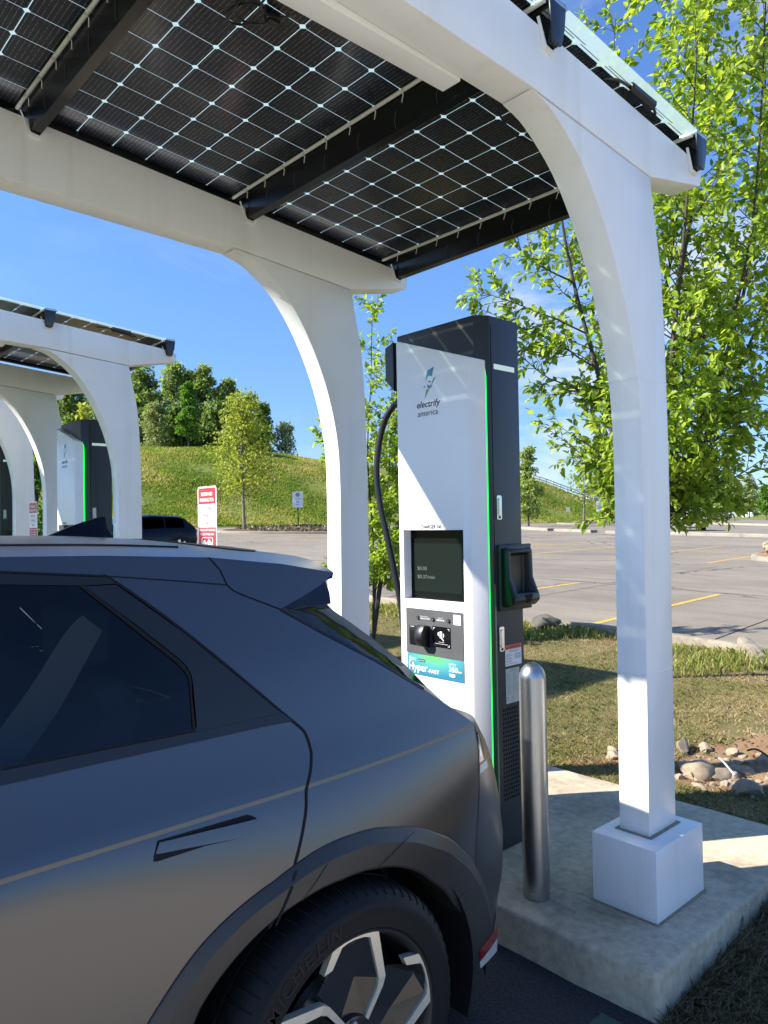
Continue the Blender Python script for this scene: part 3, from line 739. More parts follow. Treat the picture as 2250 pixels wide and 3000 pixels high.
# ------------------------------------------------------------------ charger
def charger():
    T = Thing('charging_station', (2.69, 2.4, .15), 'tall white and charcoal electric vehicle charger with green light strip beside the steel bollard', 'charger', 'electric vehicle chargers under the canopies')
    fr = lambda u, v, h: (u, v, h)
    zt = 2.54
    # cabinet: plan with chamfered front edges
    plan = [(2.592, 2.125), (2.803, 2.125), (2.803, 2.70), (2.592, 2.70), (2.535, 2.66), (2.535, 2.165)]
    V, Fc = prism(plan, fr, .152, zt); cab = T.part('cabinet', V, Fc, MT['charcoal'], bevel=.006)
    V, Fc = MB().box((2.57, 2.14, .1505), (2.79, 2.68, .165)).vf(); T.part('plinth', V, Fc, MT['blackmatte'])
    # side door seam, cable outlet hood
    V, Fc = MB().box((2.6015, 2.1235, .30), (2.6045, 2.126, 2.50)).vf(); T.part('door_seam', V, Fc, MT['rubbergap'], parent=cab)
    pr = [(2.700, 2.521), (2.760, 2.50), (2.760, 2.335), (2.700, 2.275)]
    V, Fc = prism(pr, lambda u, v, h: (h, u, v), 2.545, 2.74); T.part('cable_hood', V, Fc, MT['charcoal'], bevel=.004)
    # white front shell: flat face, chamfer towards the side, slanted top
    zs = lambda y: 2.323+(y-2.095)*(2.496-2.323)/(2.602-2.095)
    pl = [(2.532, 2.100), (2.522, 2.095), (2.474, 2.150), (2.470, 2.162), (2.470, 2.596), (2.474, 2.602), (2.532, 2.602)]
    n = len(pl); V = [(x, y, .42) for x, y in pl]+[(x, y, zs(y)) for x, y in pl]
    # front face gets a window for the display: split into frame pieces
    Fs = []
    for i in range(n):
        j = (i+1) % n
        if i == 3: continue
        Fs.append((i, j, n+j, n+i))
    Fs.append(tuple(range(n-1, -1, -1))); Fs.append(tuple(range(n, 2*n)))
    def q(y, z): V.append((2.470, y, z)); return len(V)-1
    ya, yb = 2.162, 2.596; a, b, c, d = 3, 4, n+4, n+3
    wy0, wy1, wz0, wz1 = 2.193, 2.571, 1.258, 1.583
    w00 = q(wy0, wz0); w10 = q(wy1, wz0); w11 = q(wy1, wz1); w01 = q(wy0, wz1)
    Fs += [(a, b, w10, w00), (b, c, w11, w10), (c, d, w01, w11), (d, a, w00, w01)]
    # reveal going in
    r = []
    for (y, z) in ((wy0, wz0), (wy1, wz0), (wy1, wz1), (wy0, wz1)): V.append((2.519, y+(.0 if y < 2.3 else -.004), z)); r.append(len(V)-1)
    W = [w00, w10, w11, w01]
    for k in range(4): Fs.append((W[k], W[(k+1) % 4], r[(k+1) % 4], r[k]))
    shell = T.part('front_panel', V, Fs, MT['panelwhite'], bevel=.005, angle=20)
    V, Fc = MB().box((2.516, wy0-.004, wz0-.004), (2.528, wy1+.004, wz1+.004)).vf(); scr = T.part('display', V, Fc, MT['screen'])
    V, Fc = MB().box((2.5145, 2.243, 1.293), (2.5158, 2.545, 1.520)).vf(); T.part('display_area', V, Fc, MT['screenlit'], parent=scr)
    RR = (0, -1, 0); UU = (0, 0, 1)
    def ft(s, y, z, h, w=None, mat='inkwhite', x=2.469, parent=None, name='lettering', once=False, **kw):
        V, Fc = text_on(s, (x, y, z), RR, UU, h, w, **kw); o = T.part(name, V, Fc, MT[mat], parent=parent)
        if once: o['once'] = 1
        return o
    ft('$0.00', 2.523, 1.394, .017, .062, 'screentext', 2.5138, scr); ft('$0.37/min', 2.523, 1.355, .017, .112, 'screentext', 2.5138, scr)
    ft('CHARGER', 2.454, 1.5905, .0172, .098, 'ink', x=2.4685, parent=shell, bold=.016); o = ft('06', 2.348, 1.5905, .0172, .028, 'ink', x=2.4685, parent=shell, bold=.014, once=True)
    ft('electrify', 2.463, 2.152, .030, .150, 'ink', parent=shell, shear=.18, bold=.014)
    ft('america', 2.458, 2.112, .027, .128, 'ink', parent=shell, shear=.18)
    def flat(name, poly, mat, x=2.4692, parent=shell, th=.0004):
        V, Fc = prism(poly, lambda u, v, h: (h, u, v), x-th, x); return T.part(name, V, Fc, MT[mat], parent=parent)
    def ring(name, outer, inner, mat, x=2.4691):
        n = len(outer); V = [(x, y, z) for y, z in outer]+[(x, y, z) for y, z in inner]
        return T.part(name, V, [(i, (i+1) % n, n+(i+1) % n, n+i) for i in range(n-1)], MT[mat], parent=shell)
    # emblem: a bolt broken by a white letter e
    ec, er = (2.379, 2.259), .023
    arc = lambda a0, a1, r, n=9: [(ec[0]-r*math.cos(R(a0+(a1-a0)*k/n))*.86, ec[1]+r*1.15*math.sin(R(a0+(a1-a0)*k/n))) for k in range(n+1)]
    flat('emblem', [(2.393, 2.318), (2.350, 2.330)]+arc(55, 150, er*1.28)+[(2.4045, 2.270)], 'logoblue')
    flat('emblem', arc(15, 165, er*.42)[::1]+[(2.3845, 2.262), (2.369, 2.267)], 'logoteal')
    ring('emblem', arc(200, 335, er*.92), arc(200, 335, er*.45), 'logoteal')
    flat('emblem', [(2.338, 2.282), (2.353, 2.277), (2.366, 2.255), (2.362, 2.254)], 'logogrey')
    flat('emblem', [(2.4175, 2.242), (2.4125, 2.254), (2.406, 2.2445)], 'logogrey')
    flat('emblem', [(2.400, 2.234), (2.388, 2.233), (2.377, 2.236), (2.411, 2.193)], 'logogreen')
    # pay panel
    def rr(y0, y1, z0, z1, r=.004):
        o = []
        for (cy, cz, a) in ((y1-r, z1-r, 0), (y0+r, z1-r, 90), (y0+r, z0+r, 180), (y1-r, z0+r, 270)):
            for k in range(4): t = R(a+30*k); o.append((cy+r*math.cos(t), cz+r*math.sin(t)))
        return o
    pp = flat('pay_panel', rr(2.199, 2.558, 1.007, 1.217), 'greyplate', 2.4698, shell, .003)
    bn = flat('power_banner', rr(2.198, 2.555, .908, 1.0045), 'banner', 2.4699, shell, .002)
    xb = 2.4672
    ft('Hyper', 2.544, .928, .036, .122, x=xb, parent=bn, bold=.01); ft('-FAST', 2.421, .9265, .018, .072, x=xb, parent=bn, bold=.012)
    ft('UP TO', 2.288, .9765, .010, .040, x=xb, parent=bn); ft('350', 2.288, .949, .022, .052, x=xb, parent=bn, bold=.014); ft('kw', 2.234, .9495, .010, .022, x=xb, parent=bn, bold=.01)
    ft('CCS', 2.526, .974, .012, .027, x=xb, parent=bn)
    flat('connector_icon', [(2.5345+.0062*math.cos(t), .984+.0062*math.sin(t)) for t in np.linspace(0, 6.0, 12)], 'inkwhite', xb, bn)
    flat('connector_icon', rr(2.529, 2.5405, .966, .9755, .003), 'inkwhite', xb, bn)
    flat('badge', rr(2.438, 2.483, .972, .984, .005), 'ink', xb, bn); ft('BALANCED', 2.479, .9755, .005, .037, x=xb-.0008, parent=bn)
    flat('plug_icon', rr(2.252, 2.280, .926, .940, .005), 'inkwhite', xb, bn); flat('plug_icon', [(2.287, .938), (2.281, .942), (2.2825, .934), (2.279, .933), (2.286, .924), (2.2845, .931)], 'inkwhite', xb, bn)
    xp = 2.4664
    rd = MB(); rd.box((2.462, 2.452, 1.048), (2.4668, 2.534, 1.137)); V, Fc = rd.vf(); card = T.part('card_reader', V, Fc, MT['nearblack'], parent=pp, bevel=.001)
    flat('reader_lights', rr(2.500, 2.524, 1.1315, 1.1335, .0008), 'inkwhite', 2.4618, card)
    # hood over the card slot
    pr = [(2.4664, 1.143), (2.432, 1.149), (2.412, 1.120), (2.408, 1.085), (2.424, 1.052), (2.4664, 1.043)]
    V, Fc = prism(pr, lambda u, v, h: (u, h, v), 2.402, 2.450); T.part('card_hood', V, Fc, MT['black'], parent=card, bevel=.004)
    nf = flat('tap_pad', rr(2.274, 2.384, 1.052, 1.145, .002), 'nearblack', xp, pp, .0015)
    xn = 2.4646
    flat('phone_icon', rr(2.325, 2.339, 1.094, 1.124, .003), 'inkwhite', xn, nf)
    flat('phone_icon', [(2.333, 1.094), (2.325, 1.096), (2.313, 1.083), (2.316, 1.081), (2.322, 1.086)], 'inkwhite', xn, nf)
    for s in (1, -1):
        flat('phone_icon', [(2.332+s*(.012+.003*k)*1.0, 1.109+s*.002+dz) for k, dz in ((0, -.007), (1.6, -.009), (2.6, 0), (1.6, .009), (0, .007), (.8, 0))], 'inkwhite', xn, nf)
    ft('Contactless', 2.347, 1.074, .0042, .032, x=xn, parent=nf); ft('Tap here to pay with phone', 2.369, 1.066, .0045, .080, x=xn, parent=nf)
    for (y, z, sy, sz) in ((2.378, 1.139, -1, -1), (2.280, 1.139, 1, -1), (2.378, 1.058, -1, 1), (2.280, 1.058, 1, 1)):
        flat('corner_mark', [(y, z), (y+sy*.010, z), (y+sy*.010, z+sz*.002), (y+sy*.002, z+sz*.002), (y+sy*.002, z+sz*.009), (y, z+sz*.009)], 'inkwhite', xn, nf)
    for y, z in ((2.477, 1.176), (2.380, 1.174), (2.284, 1.175)):
        V, Fc = tube([(2.4668, y, z), (2.462, y, z)], [.0095, .0085], 14); bt = T.part('button', V, Fc, MT['black'], parent=pp)
        V, Fc = tube([(2.4619, y, z), (2.4605, y, z)], [.0055, .005], 12); T.part('button_cap', V, Fc, MT['greyplate'], parent=bt)
    ft('Customer Assistance', 2.466, 1.1815, .0042, .056, x=xp, parent=pp); ft('1-833-632-2778', 2.466, 1.171, .0062, .062, x=xp, parent=pp, bold=.008)
    ft('Station ID', 2.350, 1.1815, .0042, .028, x=xp, parent=pp); ft('240256-06', 2.361, 1.171, .0066, .050, x=xp, parent=pp, bold=.008)
    flat('blank_sticker', rr(2.213, 2.256, 1.161, 1.206, .002), 'labelwhite', xp, pp)
    # green light strip in the gap between shell and cabinet
    pts = [(2.5335, 2.60, zs(2.60)-.026), (2.5335, 2.30, zs(2.30)-.026), (2.5335, 2.145, zs(2.145)-.027), (2.5335, 2.118, zs(2.118)-.035), (2.5335, 2.1115, 2.25), (2.5335, 2.1115, .42)]
    m = MB()
    for a, b in zip(pts, pts[1:]):
        m.tube([a, b], .0125, 8)
    V, Fc = m.vf(); T.part('light_strip', V, Fc, MT['led'], smooth=True)
    # right side (facing -Y)
    RS = (1, 0, 0)
    def sflat(name, poly, mat, y=2.1248, parent=cab, th=.0015):
        V, Fc = prism(poly, lambda u, v, h: (u, h, v), y-th, y); return T.part(name, V, Fc, MT[mat], parent=parent)
    def rx(x0, x1, z0, z1, r=.004): return rr(x0, x1, z0, z1, r)
    sflat('status_light', rx(2.621, 2.768, 2.302, 2.3255, .002), 'ledwhite')
    for z0, z1 in ((1.626, 1.734), (1.037, 1.147)):
        h = sflat('door_handle', rx(2.6165, 2.6495, z0, z1, .006), 'chrome', 2.1247, cab, .008)
        sflat('lever', rx(2.625, 2.642, z0+.018, z1-.012, .007), 'chrome', 2.1166, h, .006)
        sflat('key_slot', rx(2.626, 2.641, z0+.004, z0+.016, .005), 'black', 2.1166, h, .001)
    V, Fc = MB().box((2.5945, 2.1195, .30), (2.6005, 2.126, 1.34)).vf(); T.part('edge_strip', V, Fc, MT['bracket2'], parent=cab)
    w = sflat('warning_label', rx(2.663, 2.780, .964, 1.058, .002), 'labelwhite', 2.1248, cab, .001)
    sflat('label_header', rx(2.663, 2.780, 1.038, 1.058, .002), 'labelorange', 2.1236, w, .0005)
    def st(s, x, z, h, wd, mat, y=2.1229, parent=w, **kw):
        V, Fc = text_on(s, (x, y, z), RS, UU, h, wd, **kw); T.part('lettering', V, Fc, MT[mat], parent=parent)
    st('WARNING', 2.686, 1.0425, .0115, .082, 'ink', bold=.02)
    sflat('warning_triangle', [(2.669, 1.042), (2.681, 1.042), (2.675, 1.054)], 'ink', 2.1229, w, .0002)
    m = MB()
    for k, (xa, xb_, z) in enumerate([(2.685, 2.765, 1.030), (2.695, 2.75, 1.025), (2.668, 2.70, 1.013), (2.668, 2.715, 1.008), (2.668, 2.70, .999), (2.668, 2.715, .994), (2.668, 2.705, .986), (2.668, 2.712, .981), (2.668, 2.75, .972), (2.728, 2.776, 1.014), (2.728, 2.772, 1.009), (2.728, 2.776, 1.003), (2.728, 2.774, .998), (2.728, 2.77, .993)]):
        m.box((xa, 2.1232, z), (xb_, 2.1237, z+.0022))
    V, Fc = m.vf(); T.part('small_print', V, Fc, MT['inkgrey'], parent=w)
    pl_ = sflat('rating_plate', rx(2.664, 2.762, .796, .952, .001), 'labelgrey', 2.1248, cab, .001)
    m = MB(); rnd = random.Random(4)
    m.box((2.695, 2.1233, .943), (2.735, 2.1237, .9455)); m.box((2.685, 2.1233, .9375), (2.748, 2.1237, .940))
    for k in range(13): m.box((2.669, 2.1233, .926-k*.0072), (2.669+rnd.uniform(.02, .035), 2.1237, .9282-k*.0072)); m.box((2.713, 2.1233, .926-k*.0072), (2.713+rnd.uniform(.015, .042), 2.1237, .9282-k*.0072))
    m.box((2.672, 2.1233, .816), (2.681, 2.1237, .825)); m.box((2.708, 2.1233, .813), (2.717, 2.1237, .827)); m.box((2.70, 2.1233, .801), (2.722, 2.1237, .805))
    V, Fc = m.vf(); T.part('small_print', V, Fc, MT['inkgrey'], parent=pl_)
    # vent: a field of slots
    m = MB()
    for r_ in range(21):
        for c in range(7):
            x = 2.636+c*.0165+(.0 if r_ % 2 else .004); z = .765-r_*.0198
            m.box((x, 2.1238, z), (x+.009, 2.1252, z+.0125))
    V, Fc = m.vf(); T.part('vent_slots', V, Fc, MT['rubbergap'], parent=cab)
    # connector holster
    V, Fc = MB().box((2.619, 2.108, 1.215), (2.848, 2.1245, 1.513)).vf(); hp = T.part('holster_plate', V, Fc, MT['charcoal'], bevel=.004)
    # body profile in (Y out, Z): shallow above, jutting lip below, open cup
    def hol():
        xo0, xo1 = 2.628, 2.812; xi0, xi1 = 2.653, 2.788
        outer = [(2.1075, 1.497), (2.084, 1.497), (2.074, 1.486), (2.070, 1.362), (2.036, 1.286), (2.034, 1.262), (2.058, 1.238), (2.1075, 1.232)]
        V = []; Fc = []
        for x in (xo0, xo1): V += [(x, y, z) for y, z in outer]
        n = len(outer)
        Fc += [tuple(range(n)), tuple(range(2*n-1, n-1, -1))]
        for i in range(n-1):
            if i in (2, 3): continue
            Fc.append((i+1, i, n+i, n+i+1))
        Fc.append((0, n-1, 2*n-1, n))
        # rim and cavity
        rim = [(2.0735, 1.474), (2.0705, 1.368), (2.041, 1.298)]
        out = [outer[2], outer[3], outer[4]]
        b = len(V)
        for x in (xi0, xi1): V += [(x, y, z) for y, z in rim]
        for x in (xi0+.008, xi1-.008): V += [(2.095, z, 0) and (x, 2.1045, z) for y, z in ((0, 1.466), (0, 1.362), (0, 1.288))]
        o0 = [2, 3, 4]; o1 = [n+2, n+3, n+4]; i0 = [b, b+1, b+2]; i1 = [b+3, b+4, b+5]; d0 = [b+6, b+7, b+8]; d1 = [b+9, b+10, b+11]
        for k in range(2):
            Fc.append((o0[k+1], o0[k], i0[k], i0[k+1])); Fc.append((o1[k], o1[k+1], i1[k+1], i1[k]))
            Fc.append((i0[k+1], i0[k], d0[k], d0[k+1])); Fc.append((i1[k], i1[k+1], d1[k+1], d1[k])); Fc.append((d0[k+1], d0[k], d1[k], d1[k+1]))
        Fc.append((o0[0], o1[0], i1[0], i0[0])); Fc.append((o1[2], o0[2], i0[2], i1[2]))
        Fc.append((i0[0], i1[0], d1[0], d0[0])); Fc.append((i1[2], i0[2], d0[2], d1[2]))
        return V, Fc
    V, Fc = hol(); ho = T.part('connector_holster', V, Fc, MT['black'], bevel=.006, angle=25)
    V, Fc = MB().box((2.660, 2.088, 1.4965), (2.78, 2.104, 1.4985)).vf(); T.part('holster_label', V, Fc, MT['inkgrey'], parent=ho)
    V, Fc = prism([(2.70, 1.29), (2.755, 1.29), (2.745, 1.262), (2.735, 1.252), (2.717, 1.252), (2.708, 1.262)], lambda u, v, h: (u, h, v), 2.0335, 2.05)
    T.part('cable_notch', V, Fc, MT['rubbergap'], parent=ho)
    # charging cable: leaves the hood on the far side, hangs in a loop
    pts = [(2.62, 2.69, 2.235), (2.62, 2.745, 2.232), (2.615, 2.80, 2.20), (2.61, 2.855, 2.12), (2.60, 2.888, 1.98), (2.595, 2.892, 1.85), (2.60, 2.872, 1.70), (2.61, 2.838, 1.55), (2.62, 2.80, 1.38), (2.625, 2.76, 1.20), (2.62, 2.735, 1.02), (2.60, 2.73, .80), (2.58, 2.735, .62), (2.60, 2.76, .50), (2.66, 2.78, .52), (2.72, 2.77, .75), (2.73, 2.74, 1.0)]
    V, Fc = tube(spline(pts, 6), .0165, 12); cb = T.part('charging_cable', V, Fc, MT['cable'], smooth=True)
    V, Fc = tube([(2.62, 2.69, 2.238), (2.62, 2.735, 2.233), (2.62, 2.76, 2.225)], [.026, .026, .019], 12); T.part('strain_relief', V, Fc, MT['black'], parent=cb, smooth=True)
    return T
MT['inkgrey2'] = simple('charcoal_ink', (.06, .065, .075), .5)
MT['bracket2'] = simple('aluminium_edge', (.22, .225, .235), .4, metal=.6)
MT['screenlit'] = simple('display_image', (.008, .012, .011), .06, emis=(.10, .17, .14), es=.02, spec=.08)
CH = charger()
copy_tree(CH.o, (0, 4.675, .07), 'white and charcoal charger under the second canopy, seen above the car roof fin')
copy_tree(CH.o, (0, 7.40, .12), 'dark side of the farthest charger, at the left edge of the photo')

# ------------------------------------------------------------------ bollard
def bollard():
    T = Thing('bollard', (2.41, 1.79, .15), 'round brushed steel bollard standing on the concrete pad', 'bollard')
    r = .0525; prof = [(r, .1515), (r, .16), (r, 1.00)]+[(r*math.cos(R(a)), 1.00+.062*math.sin(R(a))) for a in (18, 36, 54, 70, 82)]
    V = []; Fc = []; n = 40
    for rr_, z in prof:
        for k in range(n): a = 2*math.pi*k/n; V.append((2.41+rr_*math.cos(a), 1.79+rr_*math.sin(a), z))
    for i in range(len(prof)-1):
        for k in range(n): Fc.append((i*n+k, i*n+(k+1) % n, (i+1)*n+(k+1) % n, (i+1)*n+k))
    Fc.append(tuple((len(prof)-1)*n+k for k in range(n)))
    T.part('sleeve', V, Fc, MT['steel'], smooth=True)
    for a in (200, 290, 20, 110):
        m = MB()
        x = 2.41+.0545*math.cos(R(a)); y = 1.79+.0545*math.sin(R(a)); m.tube([(2.41, 1.79, .178), (x, y, .178)], .004, 8)
        V, Fc = m.vf(); T.part('fixing_bolt', V, Fc, MT['bracket'])
bollard()
# ------------------------------------------------------------------ the grey crossover
YC = 2.365
Z0P = [(.2, .905), (.5, .885), (.8, .80), (1.0, .73), (1.15, .68), (1.5, .66)]
def tumble(x, z):
    z0 = lerp(x, Z0P); D = .25*(1-z0); b = .079-D
    if z < .55: return b+.12*(.55-z)**2
    if z < z0: return b
    if z < 1.0: return b+D*((z-z0)/(1-z0))**2
    return .079+.5*(z-1.0)-.015*sm((z-1)/.3)
def taper(x, z):
    if x > .9:
        t = min((x-.9)/1.0, 1.1)
        return .10*t**2.5+.075*t*t*sm((1.0-z)/.45)
    if x < -1.2:
        t = (-1.2-x)/1.4
        return .20*t**2.2
    return 0
ZC1, ZC0 = .983, .974
def crease(z):
    if z >= ZC1: return -.0022*(1-sm((z-ZC1)/.12))
    if z <= ZC0: return 0
    return -.0022*(z-ZC0)/(ZC1-ZC0)
def Ys(x, z): return 1.42+tumble(x, z)+taper(x, z)+crease(z)
def inpoly(p, poly):
    x, y = p; c = False; n = len(poly); j = n-1
    for i in range(n):
        xi, yi = poly[i]; xj, yj = poly[j]
        if (yi > y) != (yj > y) and x < (xj-xi)*(y-yi)/(yj-yi)+xi: c = not c
        j = i
    return c
def dens(poly, s=.03, closed=True):
    out = []; n = len(poly)
    for i in range(n if closed else n-1):
        a = poly[i]; b = poly[(i+1) % n]; L = math.hypot(b[0]-a[0], b[1]-a[1]); k = max(1, int(L/s))
        for t in range(k): out.append((a[0]+(b[0]-a[0])*t/k, a[1]+(b[1]-a[1])*t/k))
    if not closed: out.append(poly[-1])
    return out
def side_patch(poly, off=0, grid=.035, offf=None):
    P = dens(poly, grid); n = len(P)
    pts = [Vector(p) for p in P]; edges = [(i, (i+1) % n) for i in range(n)]
    xs = [p[0] for p in P]; zs = [p[1] for p in P]
    x0, x1, z0, z1 = min(xs), max(xs), min(zs), max(zs)
    inner = []
    gx = np.arange(x0+grid*.5, x1, grid); gzv = np.arange(z0+grid*.5, z1, grid)
    segs = np.array(P); 
    for x in gx:
        for z in gzv:
            if ZC0-grid*.45 < z < ZC1+grid*.45 and z0 < ZC0 < z1: continue
            if inpoly((x, z), P):
                d = np.min((segs[:, 0]-x)**2+(segs[:, 1]-z)**2)
                if d > (grid*.4)**2: inner.append(Vector((x, z)))
    for zz in (ZC0, ZC1):
        if z0 < zz < z1:
            row = []
            for x in np.arange(x0, x1, grid*.7):
                if inpoly((x, zz), P): row.append(Vector((x, zz)))
            if row:
                # clip the crease exactly on the outline
                ex = []
                for i in range(n):
                    a, b = P[i], P[(i+1) % n]
                    if (a[1]-zz)*(b[1]-zz) < 0:
                        t = (zz-a[1])/(b[1]-a[1]); ex.append(Vector((a[0]+(b[0]-a[0])*t, zz)))
                row = sorted(row+ex, key=lambda v: v.x)
                b0 = len(pts)+len(inner)
                inner += row
                edges += [(b0+i, b0+i+1) for i in range(len(row)-1)]
    r = delaunay_2d_cdt(pts+inner, edges, [], 0, 1e-6)
    v2, fs = r[0], r[2]
    V = []; Nn = []; Fc = []; key = {}
    def vid(i, band):
        k = (i, band)
        if k not in key:
            x, z = v2[i]; e = .0012
            zz = min(z, ZC0-e) if band == 0 else (max(ZC0+e, min(z, ZC1-e)) if band == 1 else max(z, ZC1+e))
            o = off+(offf(x, z) if offf else 0)
            y = Ys(x, z)-o
            dx = (Ys(x+e, zz)-Ys(x-e, zz))/(2*e); dz = (Ys(x, zz+e*.8)-Ys(x, zz-e*.8))/(1.6*e)
            key[k] = len(V); V.append((x, y, z)); Nn.append(Vector((dx, -1, dz)).normalized())
        return key[k]
    for f in fs:
        c = sum((v2[i] for i in f), Vector((0, 0)))/len(f)
        if not inpoly((c.x, c.y), P): continue
        band = 0 if c.y < ZC0 else (1 if c.y < ZC1 else 2)
        Fc.append(tuple(vid(i, band) for i in f))
    out = []
    for f in Fc:
        a, b, c = [Vector(V[i]) for i in f[:3]]
        out.append(f if (b-a).cross(c-a).y < 0 else tuple(reversed(f)))
    return V, out, Nn
def mirror(V, Fc, Nn=None):
    V2 = [(x, 2*YC-y, z) for x, y, z in V]; F2 = [tuple(reversed(f)) for f in Fc]
    return V2, F2, ([Vector((n.x, -n.y, n.z)) for n in Nn] if Nn else None)
def crossover():
    T = Thing('crossover_car', (1.17, 2.365, 0), 'matte grey crossover backed up to the charger, large in the left foreground', 'car')
    def put(name, V, Fc, mat, Nn=None, parent=None, **kw):
        o = T.part(name, V, Fc, mat, parent=parent, smooth=True, **kw)
        if Nn:
            o.data.normals_split_custom_set_from_vertices([tuple(n) for n in Nn])
        return o
    def both(name, poly, mat, off=0, parents=(None, None), grid=.035, offf=None, label=None):
        V, Fc, Nn = side_patch(poly, off, grid, offf); a = put(name, V, Fc, mat, Nn, parents[0])
        V, Fc, Nn = mirror(V, Fc, Nn); b = put(name, V, Fc, mat, Nn, parents[1])
        return a, b
    zr_pts = [(-1.0, 1.415), (-.6, 1.535), (-.1, 1.566), (.47, 1.561), (.7, 1.554), (.977, 1.538), (1.2, 1.51), (1.38, 1.476)]
    # --- body sides
    quarter = [(1.012, .823), (1.067, .924), (1.087, .976), (1.11, 1.008), (1.126, 1.04), (1.129, 1.057), (1.128, 1.08), (1.121, 1.10), (1.098, 1.124), (1.06, 1.16), (.862, 1.363), (.719, 1.49), (.705, 1.5), (.694, 1.505), (.472, 1.527), (-.1, 1.535), (-.6, 1.50), (-.95, 1.385), (-1.55, 1.08), (-1.62, 1.06), (-1.02, 1.405),
               (-.6, 1.535), (-.1, 1.566), (.47, 1.561), (.7, 1.554), (.977, 1.538), (1.0, 1.505), (1.009, 1.466), (1.025, 1.449), (1.042, 1.44), (1.151, 1.392), (1.274, 1.316), (1.434, 1.224), (1.489, 1.19), (1.605, 1.117), (1.703, 1.049), (1.799, .982), (1.802, .972), (1.79, .92), (1.771, .837), (1.763, .76), (1.76, .701), (1.762, .62), (1.764, .558), (1.71, .60), (1.655, .651), (1.59, .703), (1.511, .751), (1.44, .784), (1.351, .817), (1.27, .836), (1.198, .845), (1.14, .846), (1.095, .844), (1.055, .838)]
    body, bodyr = both('body_side', quarter, MT['car'])
    front = [(-1.02, .36), (-1.0, .60), (-.98, .90), (-1.02, 1.0), (-1.0, 1.133), (-1.46, 1.10), (-1.62, 1.06), (-2.0, .99), (-2.35, .90), (-2.48, .80), (-2.50, .55), (-2.36, .45), (-2.30, .56), (-2.2, .70), (-2.05, .80), (-1.84, .845), (-1.62, .80), (-1.46, .68), (-1.37, .53), (-1.32, .36)]
    both('front_fender', front, MT['car'])
    # --- doors
    gap = [(1.012, .823), (1.067, .924), (1.087, .976), (1.11, 1.008), (1.126, 1.04), (1.129, 1.057), (1.128, 1.08), (1.121, 1.10), (1.098, 1.124)]
    door = [(-.03, .40), (.50, .40), (.53, .43), (.57, .49), (.63, .575), (.70, .66), (.776, .73), (.82, .758), (.864, .78), (.91, .797), (.957, .811)]+gap+[(1.0, 1.128), (.6, 1.131), (-.03, 1.133)]
    d1, d1r = both('rear_door', door, MT['car'])
    fdoor = [(-1.0, .40), (-.035, .40), (-.035, 1.133), (-.995, 1.133), (-1.01, 1.0), (-.975, .90)]
    d2, d2r = both('front_door', fdoor, MT['car'])
    # --- belt moulding, glass, trims
    both('belt_moulding', [(-1.45, 1.09), (-.995, 1.1335), (-.03, 1.1335), (.6, 1.1315), (1.0, 1.1285), (1.094, 1.1265), (1.070, 1.148), (1.0, 1.1485), (.828, 1.1495), (.42, 1.1565), (-.9, 1.158), (-1.36, 1.135)], MT['pillar'], .004)
    glass = [(-.9, 1.158), (-.04, 1.158), (.42, 1.1565), (.828, 1.1495), (.836, 1.19), (.841, 1.222), (.845, 1.25), (.844, 1.268), (.836, 1.288), (.82, 1.306), (.744, 1.381), (.635, 1.488), (.47, 1.502), (-.04, 1.506), (-.55, 1.476), (-.88, 1.37), (-1.3, 1.16)]
    g = both('side_window', glass, MT['carglass'], .0)
    both('window_seal', [(.428, 1.1545), (.828, 1.1475), (.834, 1.155), (.841, 1.222), (.848, 1.252), (.849, 1.269), (.841, 1.291), (.826, 1.309), (.749, 1.386), (.641, 1.493), (.633, 1.488), (.742, 1.379), (.817, 1.304), (.832, 1.286), (.841, 1.267), (.841, 1.25), (.836, 1.222), (.826, 1.155), (.424, 1.161)], MT['rubbergap'], .0025, grid=.02)
    both('window_frame', [(.641, 1.489), (.47, 1.503), (-.04, 1.507), (-.55, 1.477), (-.9, 1.365), (-1.36, 1.135), (-1.45, 1.12), (-.95, 1.384), (-.6, 1.499), (-.1, 1.534), (.472, 1.526), (.694, 1.504), (.705, 1.499), (.719, 1.488)], MT['pillar'], .002)
    both('pillar_trim', [(.829, 1.1497), (1.0, 1.1487), (1.068, 1.1485), (1.056, 1.160), (.860, 1.3605), (.717, 1.486), (.645, 1.487), (.751, 1.387), (.829, 1.309), (.844, 1.29), (.851, 1.27), (.850, 1.25), (.846, 1.222), (.837, 1.16)], MT['pillar'], .0035)
    V, Fc, Nn = side_patch([(-.09, 1.158), (.03, 1.158), (.01, 1.505), (-.09, 1.507)], .0035); put('pillar_trim', V, Fc, MT['pillar'], Nn)
    # --- panel gaps
    def strip(name, line, w, mat, off, parent=None):
        L = dens(line, .02, False); V = []; Fc = []
        for i, p in enumerate(L):
            a = L[max(i-1, 0)]; b = L[min(i+1, len(L)-1)]; dx, dz = b[0]-a[0], b[1]-a[1]; l = math.hypot(dx, dz) or 1
            for s in (-1, 1):
                x, z = p[0]-dz/l*w/2*s, p[1]+dx/l*w/2*s; V.append((x, Ys(x, z)-off, z))
        for i in range(len(L)-1): Fc.append((2*i, 2*i+2, 2*i+3, 2*i+1))
        return T.part(name, V, Fc, mat, parent=parent)
    gl = [(p[0], 0, p[1]) for p in [(.938, .712), (.975, .762)]+gap+[(1.06, 1.162), (.862, 1.365), (.719, 1.492), (.69, 1.508)]]
    gap_s = [(p[0], p[2]) for p in spline(gl, 4)]
    strip('panel_gap', gap_s, .0062, MT['rubbergap'], .0022, body)
    strip('panel_gap', [(.69, 1.508), (.472, 1.5295), (-.1, 1.5375)], .004, MT['rubbergap'], .0015, body)
    strip('panel_gap', [(.69, 1.508), (.85, 1.488), (1.009, 1.466)], .0026, MT['rubbergap'], .0012, body)
